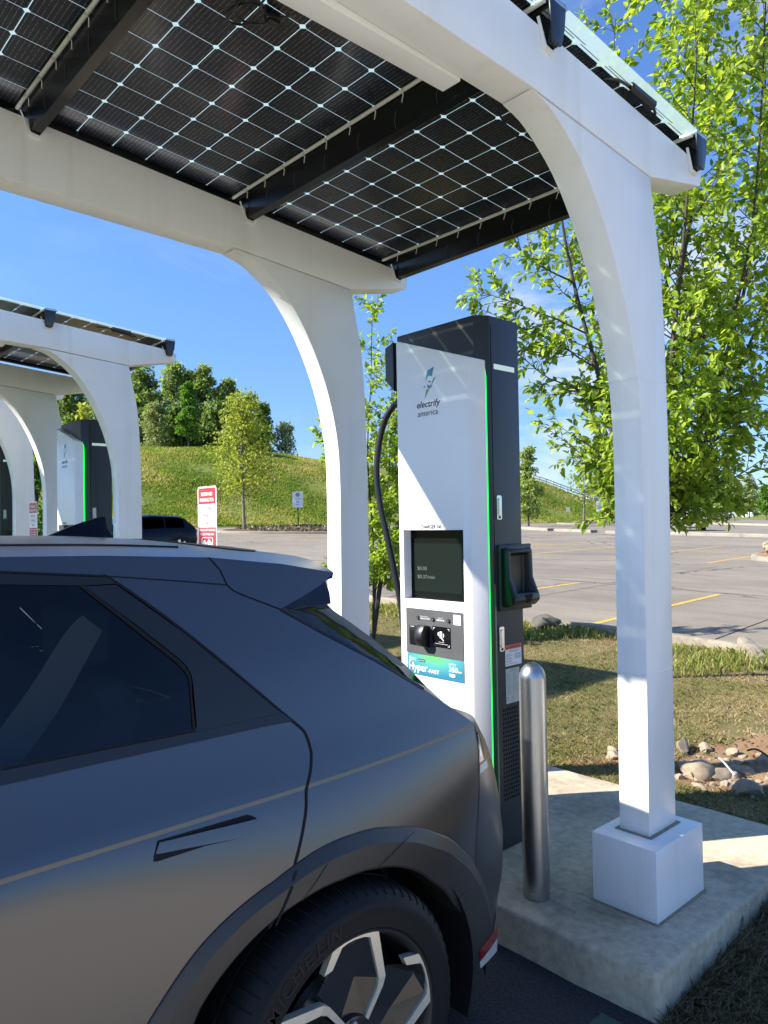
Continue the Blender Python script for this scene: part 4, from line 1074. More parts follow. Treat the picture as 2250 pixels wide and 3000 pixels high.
    strip('panel_gap', [(.977, 1.538), (1.0, 1.505), (1.009, 1.466), (1.022, 1.451), (1.042, 1.44), (1.151, 1.392)], .0035, MT['rubbergap'], .0015, body)
    strip('panel_gap', [(-.033, .40), (-.033, 1.133)], .005, MT['rubbergap'], .0015, d1)
    strip('panel_gap', [(1.802, .972), (1.79, .92), (1.771, .837), (1.763, .76), (1.76, .701), (1.762, .62), (1.764, .558)], .0025, MT['rubbergap'], .0015, body)
    strip('panel_gap', [(1.151, 1.392), (1.274, 1.316), (1.434, 1.224), (1.489, 1.19), (1.605, 1.117)], .007, MT['gloss'], .002, body)
    # --- flush handle, popped out
    V, Fc, Nn = side_patch([(.684, .931), (.6865, .941), (.699, .966), (.9125, .9618), (.921, .9585), (.9345, .9495), (.9135, .9212), (.899, .9202), (.80, .9283), (.69, .929)], .0016, .02)
    rc = put('handle_recess', V, Fc, MT['rubbergap'], Nn, d1)
    hp = [(.690, .9445), (.700, .9625), (.925, .9515), (.9315, .9480), (.911, .9245), (.899, .9228), (.80, .932), (.695, .9425)]
    V, Fc, Nn = side_patch(hp, 0, .012, lambda x, z: .003+.008*sm((x-.69)/.24)+.07*(z-.943)); put('door_handle', V, Fc, MT['car'], Nn, d1)
    n = len(hp); V = [(x, Ys(x, z)-(.003+.008*sm((x-.69)/.24)+.07*(z-.943)), z) for x, z in hp]+[(x, Ys(x, z)-.001, z) for x, z in hp]
    T.part('handle_edge', V, [(i, n+i, n+(i+1) % n, (i+1) % n) for i in range(n)], MT['cladding'], parent=d1)
    # --- wheel-arch cladding
    HUB = (1.165, .352)
    def polar(pts): return sorted([(math.atan2(z-HUB[1], x-HUB[0]), math.hypot(x-HUB[0], z-HUB[1])) for x, z in pts])
    outer = polar([(.49, .33), (.53, .42), (.57, .49), (.63, .575), (.70, .66), (.776, .73), (.864, .78), (.957, .811), (1.018, .829), (1.095, .844), (1.198, .845), (1.351, .817), (1.511, .751), (1.655, .651), (1.78, .53), (1.875, .385), (1.92, .26)])
    inner = polar([(.70, .33), (.705, .42), (.72, .50), (.768, .607), (.812, .652), (.926, .724), (1.024, .752), (1.136, .76), (1.25, .748), (1.351, .716), (1.476, .631), (1.593, .518), (1.677, .419), (1.705, .34), (1.715, .25)])
    a0, a1 = R(-9), R(181); K = 96
    V = []; Fc = []; rows = 8
    for k in range(K+1):
        a = a0+(a1-a0)*k/K; ro = lerp(a, outer); ri = lerp(a, inner)
        w = ro-ri; t1 = min(.038, w*.35)
        def P(r, o):
            x, z = HUB[0]+r*math.cos(a), HUB[1]+r*math.sin(a); return (x, Ys(x, z)-o, z)
        lipd = .09
        pl = P(ri+.004, .021); 
        V += [P(ro, -.004), P(ro, .003), P(ro-.003, .005), P(ro-t1, .017), P(ri+(w-t1)*.45, .017), P(ri+.006, .016), P(ri, .012), (P(ri, 0)[0], P(ri, 0)[1]+lipd, P(ri, 0)[2])]
    for k in range(K):
        for r in range(rows-1):
            Fc.append((k*rows+r, k*rows+r+1, (k+1)*rows+r+1, (k+1)*rows+r))
    cl = T.part('wheel_arch_cladding', V, Fc, MT['cladding'], smooth=True)
    cl.data.set_sharp_from_angle(angle=R(9))
    V2, F2, _ = mirror(V, Fc); T.part('wheel_arch_cladding', V2, F2, MT['cladding'], smooth=True)
    for (a, b) in (((1.015, .753), (1.095, .812)), ((1.25, .752), (1.40, .795)), ((1.585, .53), (1.66, .528))):
        L = [(a[0]+(b[0]-a[0])*t/8, a[1]+(b[1]-a[1])*t/8) for t in range(9)]
        strip('cladding_joint', L, .0016, MT['rubbergap'], .0185, cl)
    strip('cladding_joint', [(.945, .722), (.960, .745), (.978, .773), (.992, .794)], .0055, MT['rubbergap'], .0190, cl)
    strip('cladding_joint', [(.990, .790), (1.001, .807), (1.010, .821)], .0055, MT['rubbergap'], .0140, cl)
    both('sill_cladding', [(-1.33, .20), (.70, .20), (.70, .33), (.49, .33), (.50, .398), (-1.0, .398), (-1.33, .36)], MT['cladding'], .006)
    # front arch: simple cladding ring
    FH = (-1.835, .36); V = []; Fc = []
    for k in range(41):
        a = R(-5)+R(190)*k/40
        for r, o in ((.49, .002), (.45, .02), (.40, .02), (.385, -.06)):
            x, z = FH[0]+r*math.cos(a), FH[1]+r*math.sin(a); V.append((x, Ys(x, max(z, .2))-o, z))
    for k in range(40):
        for r in range(3): Fc.append((k*4+r, k*4+r+1, (k+1)*4+r+1, (k+1)*4+r))
    T.part('wheel_arch_cladding', V, Fc, MT['cladding'], smooth=True); V2, F2, _ = mirror(V, Fc); T.part('wheel_arch_cladding', V2, F2, MT['cladding'], smooth=True)
    # --- roof with spoiler
    zc_pts = [(-1.0, 1.50), (-.6, 1.585), (0, 1.607), (.5, 1.606), (.8, 1.598), (.98, 1.586), (1.3, 1.550), (1.52, 1.518), (1.6, 1.505)]
    def roof_grid(x0, x1, nx, nu=24, tail=False):
        V = []; Fc = []
        for i in range(nx+1):
            for j in range(2*nu+1):
                uu = -1+j/nu; u = 1-abs(uu)      # 0 at the edges, 1 at the centre
                xt = x1+(.135*(1-(1-u)**2) if tail else 0)
                x = x0+(xt-x0)*i/nx; xe = min(x, 1.38)
                ze = lerp(xe, zr_pts) - (max(0, x-1.38)*.15)
                ye = Ys(xe, ze); y = ye+(YC-ye)*u
                f = 1-(1-u)**2.3
                z = ze+(lerp(x, zc_pts)-ze)*f
                V.append((x, y if uu < 0 else 2*YC-y, z))
        w = 2*nu+1
        for i in range(nx):
            for j in range(w-1): Fc.append((i*w+j, (i+1)*w+j, (i+1)*w+j+1, i*w+j+1))
        return V, Fc
    V, Fc = roof_grid(-1.0, .985, 34); rf = put('roof', V, Fc, MT['car'])
    V, Fc = roof_grid(.985, 1.38, 12, 24, True); sp = put('spoiler', V, Fc, MT['car'])
    w = 49
    # trailing lip and underside of the spoiler
    last = V[-w:]
    Vl = list(last)+[(x-.004, y, z-.016) for x, y, z in last]
    Vu = [(x-.004, y, z-.016) for x, y, z in last]+[(x-.20+.08*abs(y-YC)/.63, y+(.03 if y < YC else -.03), z-.055) for x, y, z in last]
    Fl = [(j+1, j, w+j, w+j+1) for j in range(w-1)]
    put('spoiler_underside', Vu, [(j+1, j, w+j, w+j+1) for j in range(w-1)], MT['gloss'], parent=sp)
    put('spoiler_lip', Vl, Fl, MT['car'], parent=sp)
    for f_ in (lambda V, Fc, Nn: (V, Fc, Nn), mirror):
        V, Fc, Nn = side_patch([(.977, 1.538), (1.0, 1.505), (1.009, 1.466), (1.025, 1.449), (1.042, 1.44), (1.151, 1.392), (1.231, 1.416), (1.31, 1.442), (1.378, 1.472), (1.38, 1.476), (1.2, 1.51)])
        V, Fc, Nn = f_(V, Fc, Nn); put('spoiler_side', V, Fc, MT['car'], Nn, sp)
    for f_ in (lambda V, Fc, Nn: (V, Fc, Nn), mirror):
        V, Fc, Nn = side_patch([(1.151, 1.392), (1.231, 1.416), (1.31, 1.442), (1.342, 1.455), (1.343, 1.42), (1.335, 1.39)], -.004)
        V, Fc, Nn = f_(V, Fc, Nn); put('spoiler_blade', V, Fc, MT['gloss'], Nn, sp)
    # slot opening in the middle of the spoiler: dark recess with a raised rim
    def on_roof(x, u, dz):
        xe = min(x, 1.38); ze = lerp(xe, zr_pts)-max(0, x-1.38)*.15; ye = Ys(xe, ze)
        return (x, ye+(YC-ye)*u, ze+(lerp(x, zc_pts)-ze)*(1-(1-u)**2.3)+dz)
    V = []; Fc = []
    for i in range(13):
        x = 1.03+.36*i/12
        hw = .62*math.sin(math.pi*min(1, .12+i/12*.80))**.6
        for j in range(9):
            s = -1+j/4; u = 1-abs(s)*hw; p = on_roof(x, u, .003); V.append((p[0], p[1] if s < 0 else 2*YC-p[1], p[2]))
    for i in range(12):
        for j in range(8): Fc.append((i*9+j, (i+1)*9+j, (i+1)*9+j+1, i*9+j+1))
    put('spoiler_slot', V, Fc, MT['blackmatte'], parent=sp)
    # roof-panel seams
    for s in (-1, 1):
        pts = [on_roof(x, .255, .0012) for x in np.arange(-.95, .99, .08)]; pts = [(x, y if s < 0 else 2*YC-y, z) for x, y, z in pts]
        V, Fc = tube(pts, .0032, 6); T.part('roof_seam', V, Fc, MT['rubbergap'], parent=rf)
    # shark-fin aerial
    V = []; Fc = []
    prof = [(.772, .0), (.80, .012), (.84, .028), (.89, .045), (.93, .056), (.949, .058), (.952, .05), (.946, .038), (.953, .018), (.962, 0)]
    zb = 1.598
    n = len(prof)
    for i, (x, h) in enumerate(prof):
        wd = .03*(1-.5*abs((x-.90)/.14)) if i not in (0,) else .004
        V += [(x, YC-wd, zb-.012), (x, YC-wd*(.12 if h > .02 else .6), zb+h), (x, YC+wd*(.12 if h > .02 else .6), zb+h), (x, YC+wd, zb-.012)]
    for i in range(n-1):
        for k in range(3): Fc.append((i*4+k, i*4+k+1, (i+1)*4+k+1, (i+1)*4+k))
    Fc.append(tuple(reversed(range((n-1)*4, n*4)))); T.part('roof_antenna', V, Fc, MT['finblack'], smooth=True)
    # --- windscreen and bonnet (out of the photo, but part of the car)
    st = [(-1.0, 1.415, 1.50), (-1.3, 1.24, 1.33), (-1.62, 1.06, 1.13), (-2.0, .99, 1.05), (-2.3, .92, .97), (-2.48, .82, .88)]
    def top(sts, nu=16):
        V = []; Fc = []
        for x, ze, zc in sts:
            ye = Ys(x, ze)
            for j in range(2*nu+1):
                uu = -1+j/nu; u = 1-abs(uu); y = ye+(YC-ye)*u
                V.append((x-(.05*(1-(1-u)**2) if x > -1.7 else .14*(1-(1-u)**2)*sm((-1.7-x)/.7)), y if uu < 0 else 2*YC-y, ze+(zc-ze)*(1-(1-u)**2.2)))
        w = 2*nu+1
        for i in range(len(sts)-1):
            for j in range(w-1): Fc.append((i*w+j, i*w+j+1, (i+1)*w+j+1, (i+1)*w+j))
        return V, Fc
    V, Fc = top(st[:3]); put('windscreen', V, Fc, MT['carglass']); V, Fc = top(st[2:]); put('bonnet', V, Fc, MT['car'])
    V = []; Fc = []; nu = 16; w = 2*nu+1
    for z in (.84, .7, .5, .3, .2):
        for j in range(w):
            uu = -1+j/nu; u = 1-abs(uu); ye = Ys(-2.48, min(z, .82)); y = ye+(YC-ye)*u; V.append((-2.48-.16*(1-(1-u)**2.4)-(.03 if z < .7 else 0), y if uu < 0 else 2*YC-y, z))
    for i in range(4):
        for j in range(w-1): Fc.append((i*w+j, i*w+j+1, (i+1)*w+j+1, (i+1)*w+j))
    put('front_bumper', V, Fc, MT['car'])
    # --- tailgate: glass above, painted below
    ED = [(1.151, 1.392), (1.20, 1.362), (1.274, 1.316), (1.35, 1.272), (1.434, 1.224), (1.489, 1.19), (1.605, 1.117), (1.703, 1.049), (1.799, .982)]
    CE = [(1.30, 1.475), (1.345, 1.445), (1.42, 1.39), (1.49, 1.335), (1.57, 1.275), (1.63, 1.225), (1.735, 1.13), (1.82, 1.05), (1.885, .985)]
    BL = [(1.335, 1.392), (1.355, 1.368), (1.41, 1.325), (1.475, 1.275), (1.535, 1.225), (1.585, 1.185), (1.655, 1.112), (1.725, 1.047), (1.81, .982)]
    def hatch(i0, i1, nu=22, off=0):
        V = []; Fc = []
        for i in range(i0, i1+1):
            (xe, ze), (xc, zc) = ED[i], CE[i]; ye = Ys(xe, ze)
            for j in range(2*nu+1):
                uu = -1+j/nu; u = 1-abs(uu); xb, zb = BL[i]; u1 = 1/nu
                if u <= u1+1e-6: f = u/u1; x = xe+(xb-xe)*f; z = ze+(zb-ze)*f; y = ye+.04*f
                else: f = (u-u1)/(1-u1); y = ye+.04+(YC-ye-.04)*f; f = 1-(1-f)**2.2; x = xb+(max(xc, xb+.05)-xb)*f; z = zb+(zc-zb)*f
                V.append((x+off, y if uu < 0 else 2*YC-y, z))
        w = 2*nu+1
        for i in range(i1-i0):
            for j in range(w-1): Fc.append((i*w+j, (i+1)*w+j, (i+1)*w+j+1, i*w+j+1))
        return V, Fc
    V, Fc = hatch(0, 6); tg = put('rear_window', V, Fc, MT['gloss']); V, Fc = hatch(6, 8); put('tailgate', V, Fc, MT['car'])
    # --- rear bumper wrapped round the corner
    XE = [(.25, 1.925), (.30, 1.915), (.40, 1.862), (.53, 1.782), (.558, 1.7635), (.701, 1.760), (.837, 1.771), (.92, 1.79), (.973, 1.802), (.983, 1.799)]
    XC = [(.2, 1.99), (.25, 2.02), (.33, 2.06), (.42, 2.09), (.55, 2.085), (.65, 2.055), (.8, 2.0), (.9, 1.955), (.983, 1.895)]
    def rear(z0, z1, nz, nu=30, off=0, u0=0, u1=1, sides=(-1, 1)):
        V = []; Fc = []; us = [u0+(u1-u0)*(j/nu)**2.4 for j in range(nu+1)]
        row = ([(s, u) for s, u in [(-1, u) for u in us]] if -1 in sides else [])+([(1, u) for u in reversed(us)] if 1 in sides else [])
        for i in range(nz+1):
            z = z0+(z1-z0)*i/nz; xe = lerp(z, XE); ye = Ys(xe, z); xc = lerp(z, XC)
            for s, u in row:
                f = 1-(1-u)**13; y = ye+(YC-ye)*u; V.append((xe+(xc-xe)*f+off, (y if s < 0 else 2*YC-y), z))
        w = len(row)
        for i in range(nz):
            for j in range(w-1): Fc.append((i*w+j, i*w+j+1, (i+1)*w+j+1, (i+1)*w+j))
        return V, Fc
    V, Fc = rear(.245, .983, 26); bp = put('rear_bumper', V, Fc, MT['car'])
    V = []; Fc = []; nu = 30; us = [(j/nu)**2.4 for j in range(nu+1)]; (xe8, ze8), (xc8, zc8) = ED[8], CE[8]; ye8 = Ys(xe8, ze8)
    row = [(-1, u) for u in us]+[(1, u) for u in reversed(us)]
    for t in (0, 1):
        for s_, u in row:
            y = ye8+(YC-ye8)*u
            if t == 0: x = lerp(.983, XE)+(lerp(.983, XC)-lerp(.983, XE))*(1-(1-u)**13); z = .9825
            else: x = xe8-.004+(max(xc8, BL[8][0]+.05)-xe8)*(1-(1-u)**3)-.02*u; z = .9835
            V.append((x, y if s_ < 0 else 2*YC-y, z))
    w2 = len(row); put('bumper_ledge', V, [(j, j+1, w2+j+1, w2+j) for j in range(w2-1)], MT['car'], parent=bp)
    V, Fc = rear(.205, .247, 2, off=.004); put('bumper_trim', V, Fc, MT['lamp2'], parent=bp)
    V, Fc = rear(.12, .207, 4, off=-.03); put('rear_diffuser', V, Fc, MT['blackmatte'])
    V, Fc = rear(.250, .292, 2, 12, .005, 0, .10, (-1,)); put('corner_reflector', V, Fc, MT['reflector'], parent=bp)
    V, Fc = rear(.250, .292, 2, 12, .005, 0, .10, (1,)); put('corner_reflector', V, Fc, MT['reflector'], parent=bp)
    for sd in (-1, 1):
        V, Fc = rear(.868, .952, 5, 8, .003, .0, .022, (sd,)); tl = put('tail_light', V, Fc, MT['taillight'])
        V, Fc = rear(.838, .862, 2, 8, .004, .0, .03, (sd,)); put('lamp_trim', V, Fc, MT['lamp2'], parent=tl)
        V, Fc = rear(.885, .948, 3, 6, .005, .001, .009, (sd,)); put('lamp_lens', V, Fc, MT['lamp'], parent=tl)
    both('corner_reflector', [(1.765, .300), (1.925, .292), (1.925, .250), (1.765, .262)], MT['reflector'], .0185)
    both('bumper_trim', [(1.765, .260), (1.925, .248), (1.925, .205), (1.775, .235)], MT['lamp2'], .0185)
    # --- inside
    m = MB(); m.box((-2.3, 1.62, .22), (1.75, 3.11, .42)); V, Fc = m.vf(); T.part('floor_pan', V, Fc, MT['blackmatte'])
    def wells(xh):
        V = []; Fc = []; K = 28
        for k in range(K+1):
            a = R(-20)+R(220)*k/K
            for y in (1.47, 1.80): V.append((xh+.455*math.cos(a)*(1.1), y, .33+.44*math.sin(a)))
        for k in range(K): Fc.append((2*k, 2*k+1, 2*k+3, 2*k+2))
        n = len(V); V += [(xh+.5*math.cos(R(-20)+R(220)*k/K), 1.80, .33+.44*math.sin(R(-20)+R(220)*k/K)) for k in range(K+1)]; Fc.append(tuple(range(n, n+K+1)))
        return V, Fc
    for xh in (1.165, -1.835):
        V, Fc = wells(xh); T.part('wheel_well', V, Fc, MT['blackmatte']); V2, F2, _ = mirror(V, Fc); T.part('wheel_well', V2, F2, MT['blackmatte'])
    # door linings keep daylight out of the body below the belt
    for sgn in (0, 1):
        V = [(-1.3, 1.60, .3), (.70, 1.60, .3), (.70, 1.60, 1.12), (-1.3, 1.60, 1.12)]; 
        if sgn: V = [(x, 2*YC-y, z) for x, y, z in V]
        T.part('door_lining', V, [(0, 1, 2, 3)], MT['seat'])
    V, Fc = MB().box((.84, 1.80, .5), (1.60, 2.93, .98)).vf(); T.part('luggage_cover', V, Fc, MT['blackmatte'])
    def seat(x, y0, y1):
        prof = [(x-.42, .55), (x-.40, .68), (x, .66), (x+.20, 1.18), (x+.16, 1.24), (x+.26, 1.26), (x+.30, 1.16), (x+.12, .50)]
        V, Fc = prism(prof, lambda u, v, h: (u, h, v), y0, y1); s = T.part('rear_seat' if x > 0 else 'front_seat', V, Fc, MT['seat'], bevel=.03, segs=3)
        for yy in ([(y0+y1)/2] if y1-y0 < .7 else [y0+.25, y1-.25]):
            V, Fc = MB().box((x+.17, yy-.13, 1.27), (x+.27, yy+.13, 1.42)).vf(); T.part('headrest', V, Fc, MT['seat'], parent=s, bevel=.03, segs=3)
    seat(.50, 1.75, 2.98); seat(-.55, 1.72, 2.26); seat(-.55, 2.47, 3.01)
    V, Fc = tube(spline([(.68, 1.71, 1.40), (.62, 1.72, 1.33), (.50, 1.72, 1.20), (.36, 1.71, 1.05)]), .001, 4)
    L = spline([(.665, 1.735, 1.40), (.630, 1.73, 1.36), (.545, 1.715, 1.24), (.44, 1.69, 1.13), (.36, 1.68, 1.06)], 5)
    V = []; Fc = []
    for i, p in enumerate(L):
        wd = .030+.012*math.sin(i/len(L)*3.1); V += [(p.x-wd*.75, p.y, p.z+wd*.65), (p.x+wd*.75, p.y, p.z-wd*.65)]
    for i in range(len(L)-1): Fc.append((2*i, 2*i+1, 2*i+3, 2*i+2))
    T.part('seat_belt', V, Fc, MT['belt'])
    V, Fc = MB().box((.40, 1.665, 1.135), (.43, 1.675, 1.185)).vf(); T.part('belt_buckle', V, Fc, MT['chrome'], bevel=.004)
    # --- wheels
    def wheel(cx, cz, yo, side, text=False):
        """yo: outer face; side -1 for the visible flank"""
        f = (lambda p: p) if side < 0 else (lambda p: (p[0], 2*YC-p[1], p[2]))
        def lathe(prof, n=96):
            V = []; Fc = []
            for r, y in prof:
                for k in range(n): a = 2*math.pi*k/n; V.append(f((cx+r*math.cos(a), yo+y, cz+r*math.sin(a))))
            for i in range(len(prof)-1):
                for k in range(n):
                    q = (i*n+k, i*n+(k+1) % n, (i+1)*n+(k+1) % n, (i+1)*n+k); Fc.append(q if side < 0 else tuple(reversed(q)))
            return V, Fc
        hubm = MB()
        V, Fc = lathe([(.262, .012), (.268, .002), (.275, -.002), (.283, .000), (.300, -.006), (.3045, -.0045), (.309, -.006), (.326, -.0045), (.334, .000), (.337, .0035), (.345, .009), (.357, .022), (.366, .042), (.371, .075), (.371, .082), (.363, .083), (.363, .091), (.372, .092), (.373, .15), (.365, .151), (.365, .159), (.372, .16), (.368, .20), (.355, .225), (.30, .235), (.262, .225)])
        ty = T.part('rear_tyre' if cx > 0 else 'front_tyre', V, Fc, MT['tyre'], smooth=True)
        for k in range(68 if text else 0):
            m = MB()
            a = 2*math.pi*k/68+.02
            pts = [(.3475, .010, 0), (.3585, .023, .004), (.3675, .043, .010), (.3718, .072, .022)]
            pp = [f((cx+r*math.cos(a+s), yo+y, cz+r*math.sin(a+s))) for r, y, s in pts]
            m.tube(pp, .0021, 4, False)
            V, Fc = m.vf(); T.part('tread_sipe', V, Fc, MT['rubbergap'], parent=ty)
        if text:
            def arc_text(s, a_mid, r, h, name, bold=0, shear=.15, span=None):
                wdt = [ {'I': .36, 'M': 1.15, 'A': 1.0, ' ': .5, 'C': .95}.get(c, .88) for c in s]; tot = sum(wdt)*h*1.12; a = a_mid+tot/r/2; mm = MB()
                for c, w_ in zip(s, wdt):
                    a -= w_*h*1.12/r/2
                    if c != ' ':
                        ct = Vector((cx+r*math.cos(a), yo-.0066, cz+r*math.sin(a))); rt_ = Vector((math.sin(a), 0, -math.cos(a))); up_ = Vector((math.cos(a), 0, math.sin(a)))
                        V, Fc = text_vf(c, shear, bold); x0 = min(v[0] for v in V); x1 = max(v[0] for v in V); k = h/.7
                        mm.add([tuple(ct+rt_*((v[0]-(x0+x1)/2)*k)+up_*(v[1]*k)+Vector((0, .0, 0))) for v in V], Fc)
                    a -= w_*h*1.12/r/2
                V, Fc = mm.vf(); T.part('tyre_lettering', V, Fc, MT['tyretext'], parent=ty)
            arc_text('PRIMACY ALL SEASON', R(66), .3095, .0125, 'tyre', -.002)
            arc_text('MICHELIN', R(122), .2855, .034, 'tyre', .012)
        # rim: barrel, backing, five faceted blades and bright outlines
        V, Fc = lathe([(.268, .002), (.262, .004), (.256, .010), (.250, .045), (.235, .12), (.05, .14)], 72); T.part('rim_barrel', V, Fc, MT['rimgrey'], smooth=True)
        V, Fc = lathe([(.252, .13), (.04, .135)], 48); T.part('brake_backing', V, Fc, MT['blackmatte'])
        V, Fc = lathe([(.165, .085), (.165, .06), (.06, .06)], 48); T.part('brake_disc', V, Fc, MT['bracket'], smooth=False)
        rm = MB(); fm = MB()
        pc = lambda r, a, y: f((cx+r*math.cos(R(a)), yo+y, cz+r*math.sin(R(a))))
        for k in range(5):
            d = 72*k-4
            out = [(.224, 117), (.265, 107), (.2655, 100), (.2655, 92), (.265, 84), (.264, 75.5), (.167, 54.5), (.146, 51), (.066, 40)]
            inn = [(.219, 110.5), (.2555, 101.5), (.2575, 97), (.257, 92), (.2555, 86), (.251, 81), (.155, 61), (.135, 57.5), (.066, 52)]
            yb = [.006, .004, .004, .004, .004, .004, .006, .008, .014]
            n = len(out); V = [pc(r, a+d, y) for (r, a), y in zip(out, yb)]+[pc(r, a+d, y) for (r, a), y in zip(inn, yb)]+[pc(r, a+d, y+.02) for (r, a), y in zip(out, yb)]+[pc(r, a+d, y+.02) for (r, a), y in zip(inn, yb)]
            Fc = []
            for i in range(n-1): Fc += [(i, i+1, n+i+1, n+i), (i+1, i, 2*n+i, 2*n+i+1), (n+i, n+i+1, 3*n+i+1, 3*n+i)]
            Fc += [(0, n, 3*n, 2*n)]
            if side > 0: Fc = [tuple(reversed(q)) for q in Fc]
            rm.add(V, Fc)
            # dark faceted insert inside each outline
            A = [(.219, 110.5, .016), (.254, 101, .012), (.2555, 92, .012), (.250, 81.5, .012), (.155, 61, .014), (.066, 53, .022), (.07, 112, .03), (.188, 125, .022)]
            c0 = (.150, 84, .034); c1 = (.185, 100, .030)
            V = [pc(r, a+d, y) for r, a, y in A]+[pc(c0[0], c0[1]+d, c0[2]), pc(.235, 88, .018) if False else pc(.236, 95+d, .026)]
            Fc = [(0, 1, 9), (1, 2, 9), (2, 3, 9), (3, 8, 9), (3, 4, 8), (4, 5, 8), (5, 6, 8), (6, 7, 8), (7, 9, 8), (7, 0, 9)]
            if side > 0: Fc = [tuple(reversed(q)) for q in Fc]
            fm.add(V, Fc)
        V, Fc = fm.vf(); T.part('rim_blades', V, Fc, MT['rimgloss'])
        V, Fc = rm.vf(); T.part('rim_outline', V, Fc, MT['alloy'])
        V, Fc = lathe([(.07, .03), (.066, .014), (.045, .011), (.001, .010)], 40); T.part('wheel_hub', V, Fc, MT['rimgloss'], smooth=True)
        m = MB()
        for k in range(5):
            a = R(72*k+14); m.tube([f((cx+.052*math.cos(a), yo+.02, cz+.052*math.sin(a))), f((cx+.052*math.cos(a), yo+.006, cz+.052*math.sin(a)))], .009, 6)
        V, Fc = m.vf(); T.part('wheel_nuts', V, Fc, MT['bracket'])
    wheel(1.160, .352, 1.405, -1, True); wheel(1.160, .352, 1.405, 1); wheel(-1.835, .36, 1.43, -1); wheel(-1.835, .36, 1.43, 1)
MT['finblack'] = simple('aerial_gloss_black', (.003, .003, .004), .1, spec=.25)
MT['lamp2'] = simple('pale_bumper_trim', (.50, .49, .45), .3)
MT['rimgloss'] = simple('rim_gloss_dark', (.022, .020, .018), .16, metal=.3, coat=.4)
crossover()
# ------------------------------------------------------------------ signs
def at_px(px, d): 
    l = (px-1125)/F*d; return xy(d, l)
def rrect2(u0, u1, v0, v1, r, k=4):
    o = []
    for (cu, cv, a) in ((u1-r, v1-r, 0), (u0+r, v1-r, 90), (u0+r, v0+r, 180), (u1-r, v0+r, 270)):
        for i in range(k+1): t = R(a+90*i/k); o.append((cu+r*math.cos(t), cv+r*math.sin(t)))
    return o
def red_sign(X, Y, z0, w, h, gz0, label):
    T = Thing('parking_sign', (X, Y, gz0), label, 'sign', 'reserved parking signs by the stalls')
    mp = lambda u, v, hh: (X+hh, Y-u, z0+v)
    V, Fc = prism(rrect2(-w/2, w/2, 0, h, .022), mp, 0, .003); b = T.part('board', V, Fc, MT['signwhite'])
    def pl(poly, mat, d=.0012): 
        V, Fc = prism(poly, mp, -d, -d+.0008); return T.part('red_field' if mat == 'signred' else 'tow_symbol', V, Fc, MT[mat], parent=b)
    e = w*.04
    pl([(-w/2+e, h*.725), (w/2-e, h*.725)]+rrect2(-w/2+e, w/2-e, h*.5, h-e, .018)[0:10], 'signred')
    pl(rrect2(-w/2+e, w/2-e, e, h*.5, .018)[10:]+[(w/2-e, h*.36), (-w/2+e, h*.36)], 'signred')
    def t(s, v, hh, ww, mat):
        V, Fc = text_on(s, (X-.0018, Y+ww*w/2, z0+v*h), (0, -1, 0), (0, 0, 1), hh*h, ww*w, bold=.012 if mat == 'inkwhite' else 0); T.part('lettering', V, Fc, MT[mat], parent=b)
    t('RESERVED', .855, .052, .60, 'inkwhite'); t('PARKING FOR', .762, .055, .74, 'inkwhite')
    t('ELECTRIC', .625, .055, .54, 'inkred'); t('VEHICLE', .515, .055, .47, 'inkred'); t('ONLY', .405, .055, .30, 'inkred')
    t('VEHICLES NOT CHARGING', .300, .036, .86, 'inkwhite'); t('WILL BE TOWED AWAY', .235, .036, .76, 'inkwhite')
    # tow-truck pictogram: white rounded frame, truck and towed car
    o = rrect2(-w*.30, w*.30, h*.045, h*.205, .014); i_ = rrect2(-w*.265, w*.265, h*.057, h*.193, .010)
    n = len(o); V = [mp(u, v, -.0016) for u, v in o]+[mp(u, v, -.0016) for u, v in i_]
    T.part('tow_symbol', V, [(k, (k+1) % n, n+(k+1) % n, n+k) for k in range(n)], MT['inkwhite'], parent=b)
    for poly in ([(-.24, .075), (-.05, .075), (-.05, .115), (-.09, .12), (-.11, .155), (-.20, .155), (-.24, .12)], [(-.06, .105), (.10, .175), (.12, .165), (-.03, .095)], [(.03, .085), (.23, .085), (.24, .12), (.19, .125), (.16, .15), (.08, .15), (.05, .125)]):
        V, Fc = prism([(u*w, v*h) for u, v in poly], mp, -.0018, -.0014); T.part('tow_symbol', V, Fc, MT['inkwhite'], parent=b)
    V, Fc = MB().box((X+.004, Y-.022, gz0), (X+.026, Y+.022, z0+h*.97)).vf(); T.part('post', V, Fc, MT['steelpost'])
    return T
red_sign(2.62, 4.715, 1.449, .262, .450, .0, 'red and white reserved parking sign, the nearer one, right of the second canopy')
red_sign(2.68, 8.65, 1.47, .262, .450, .1, 'red and white reserved parking sign, the farther one, at the left between arches')
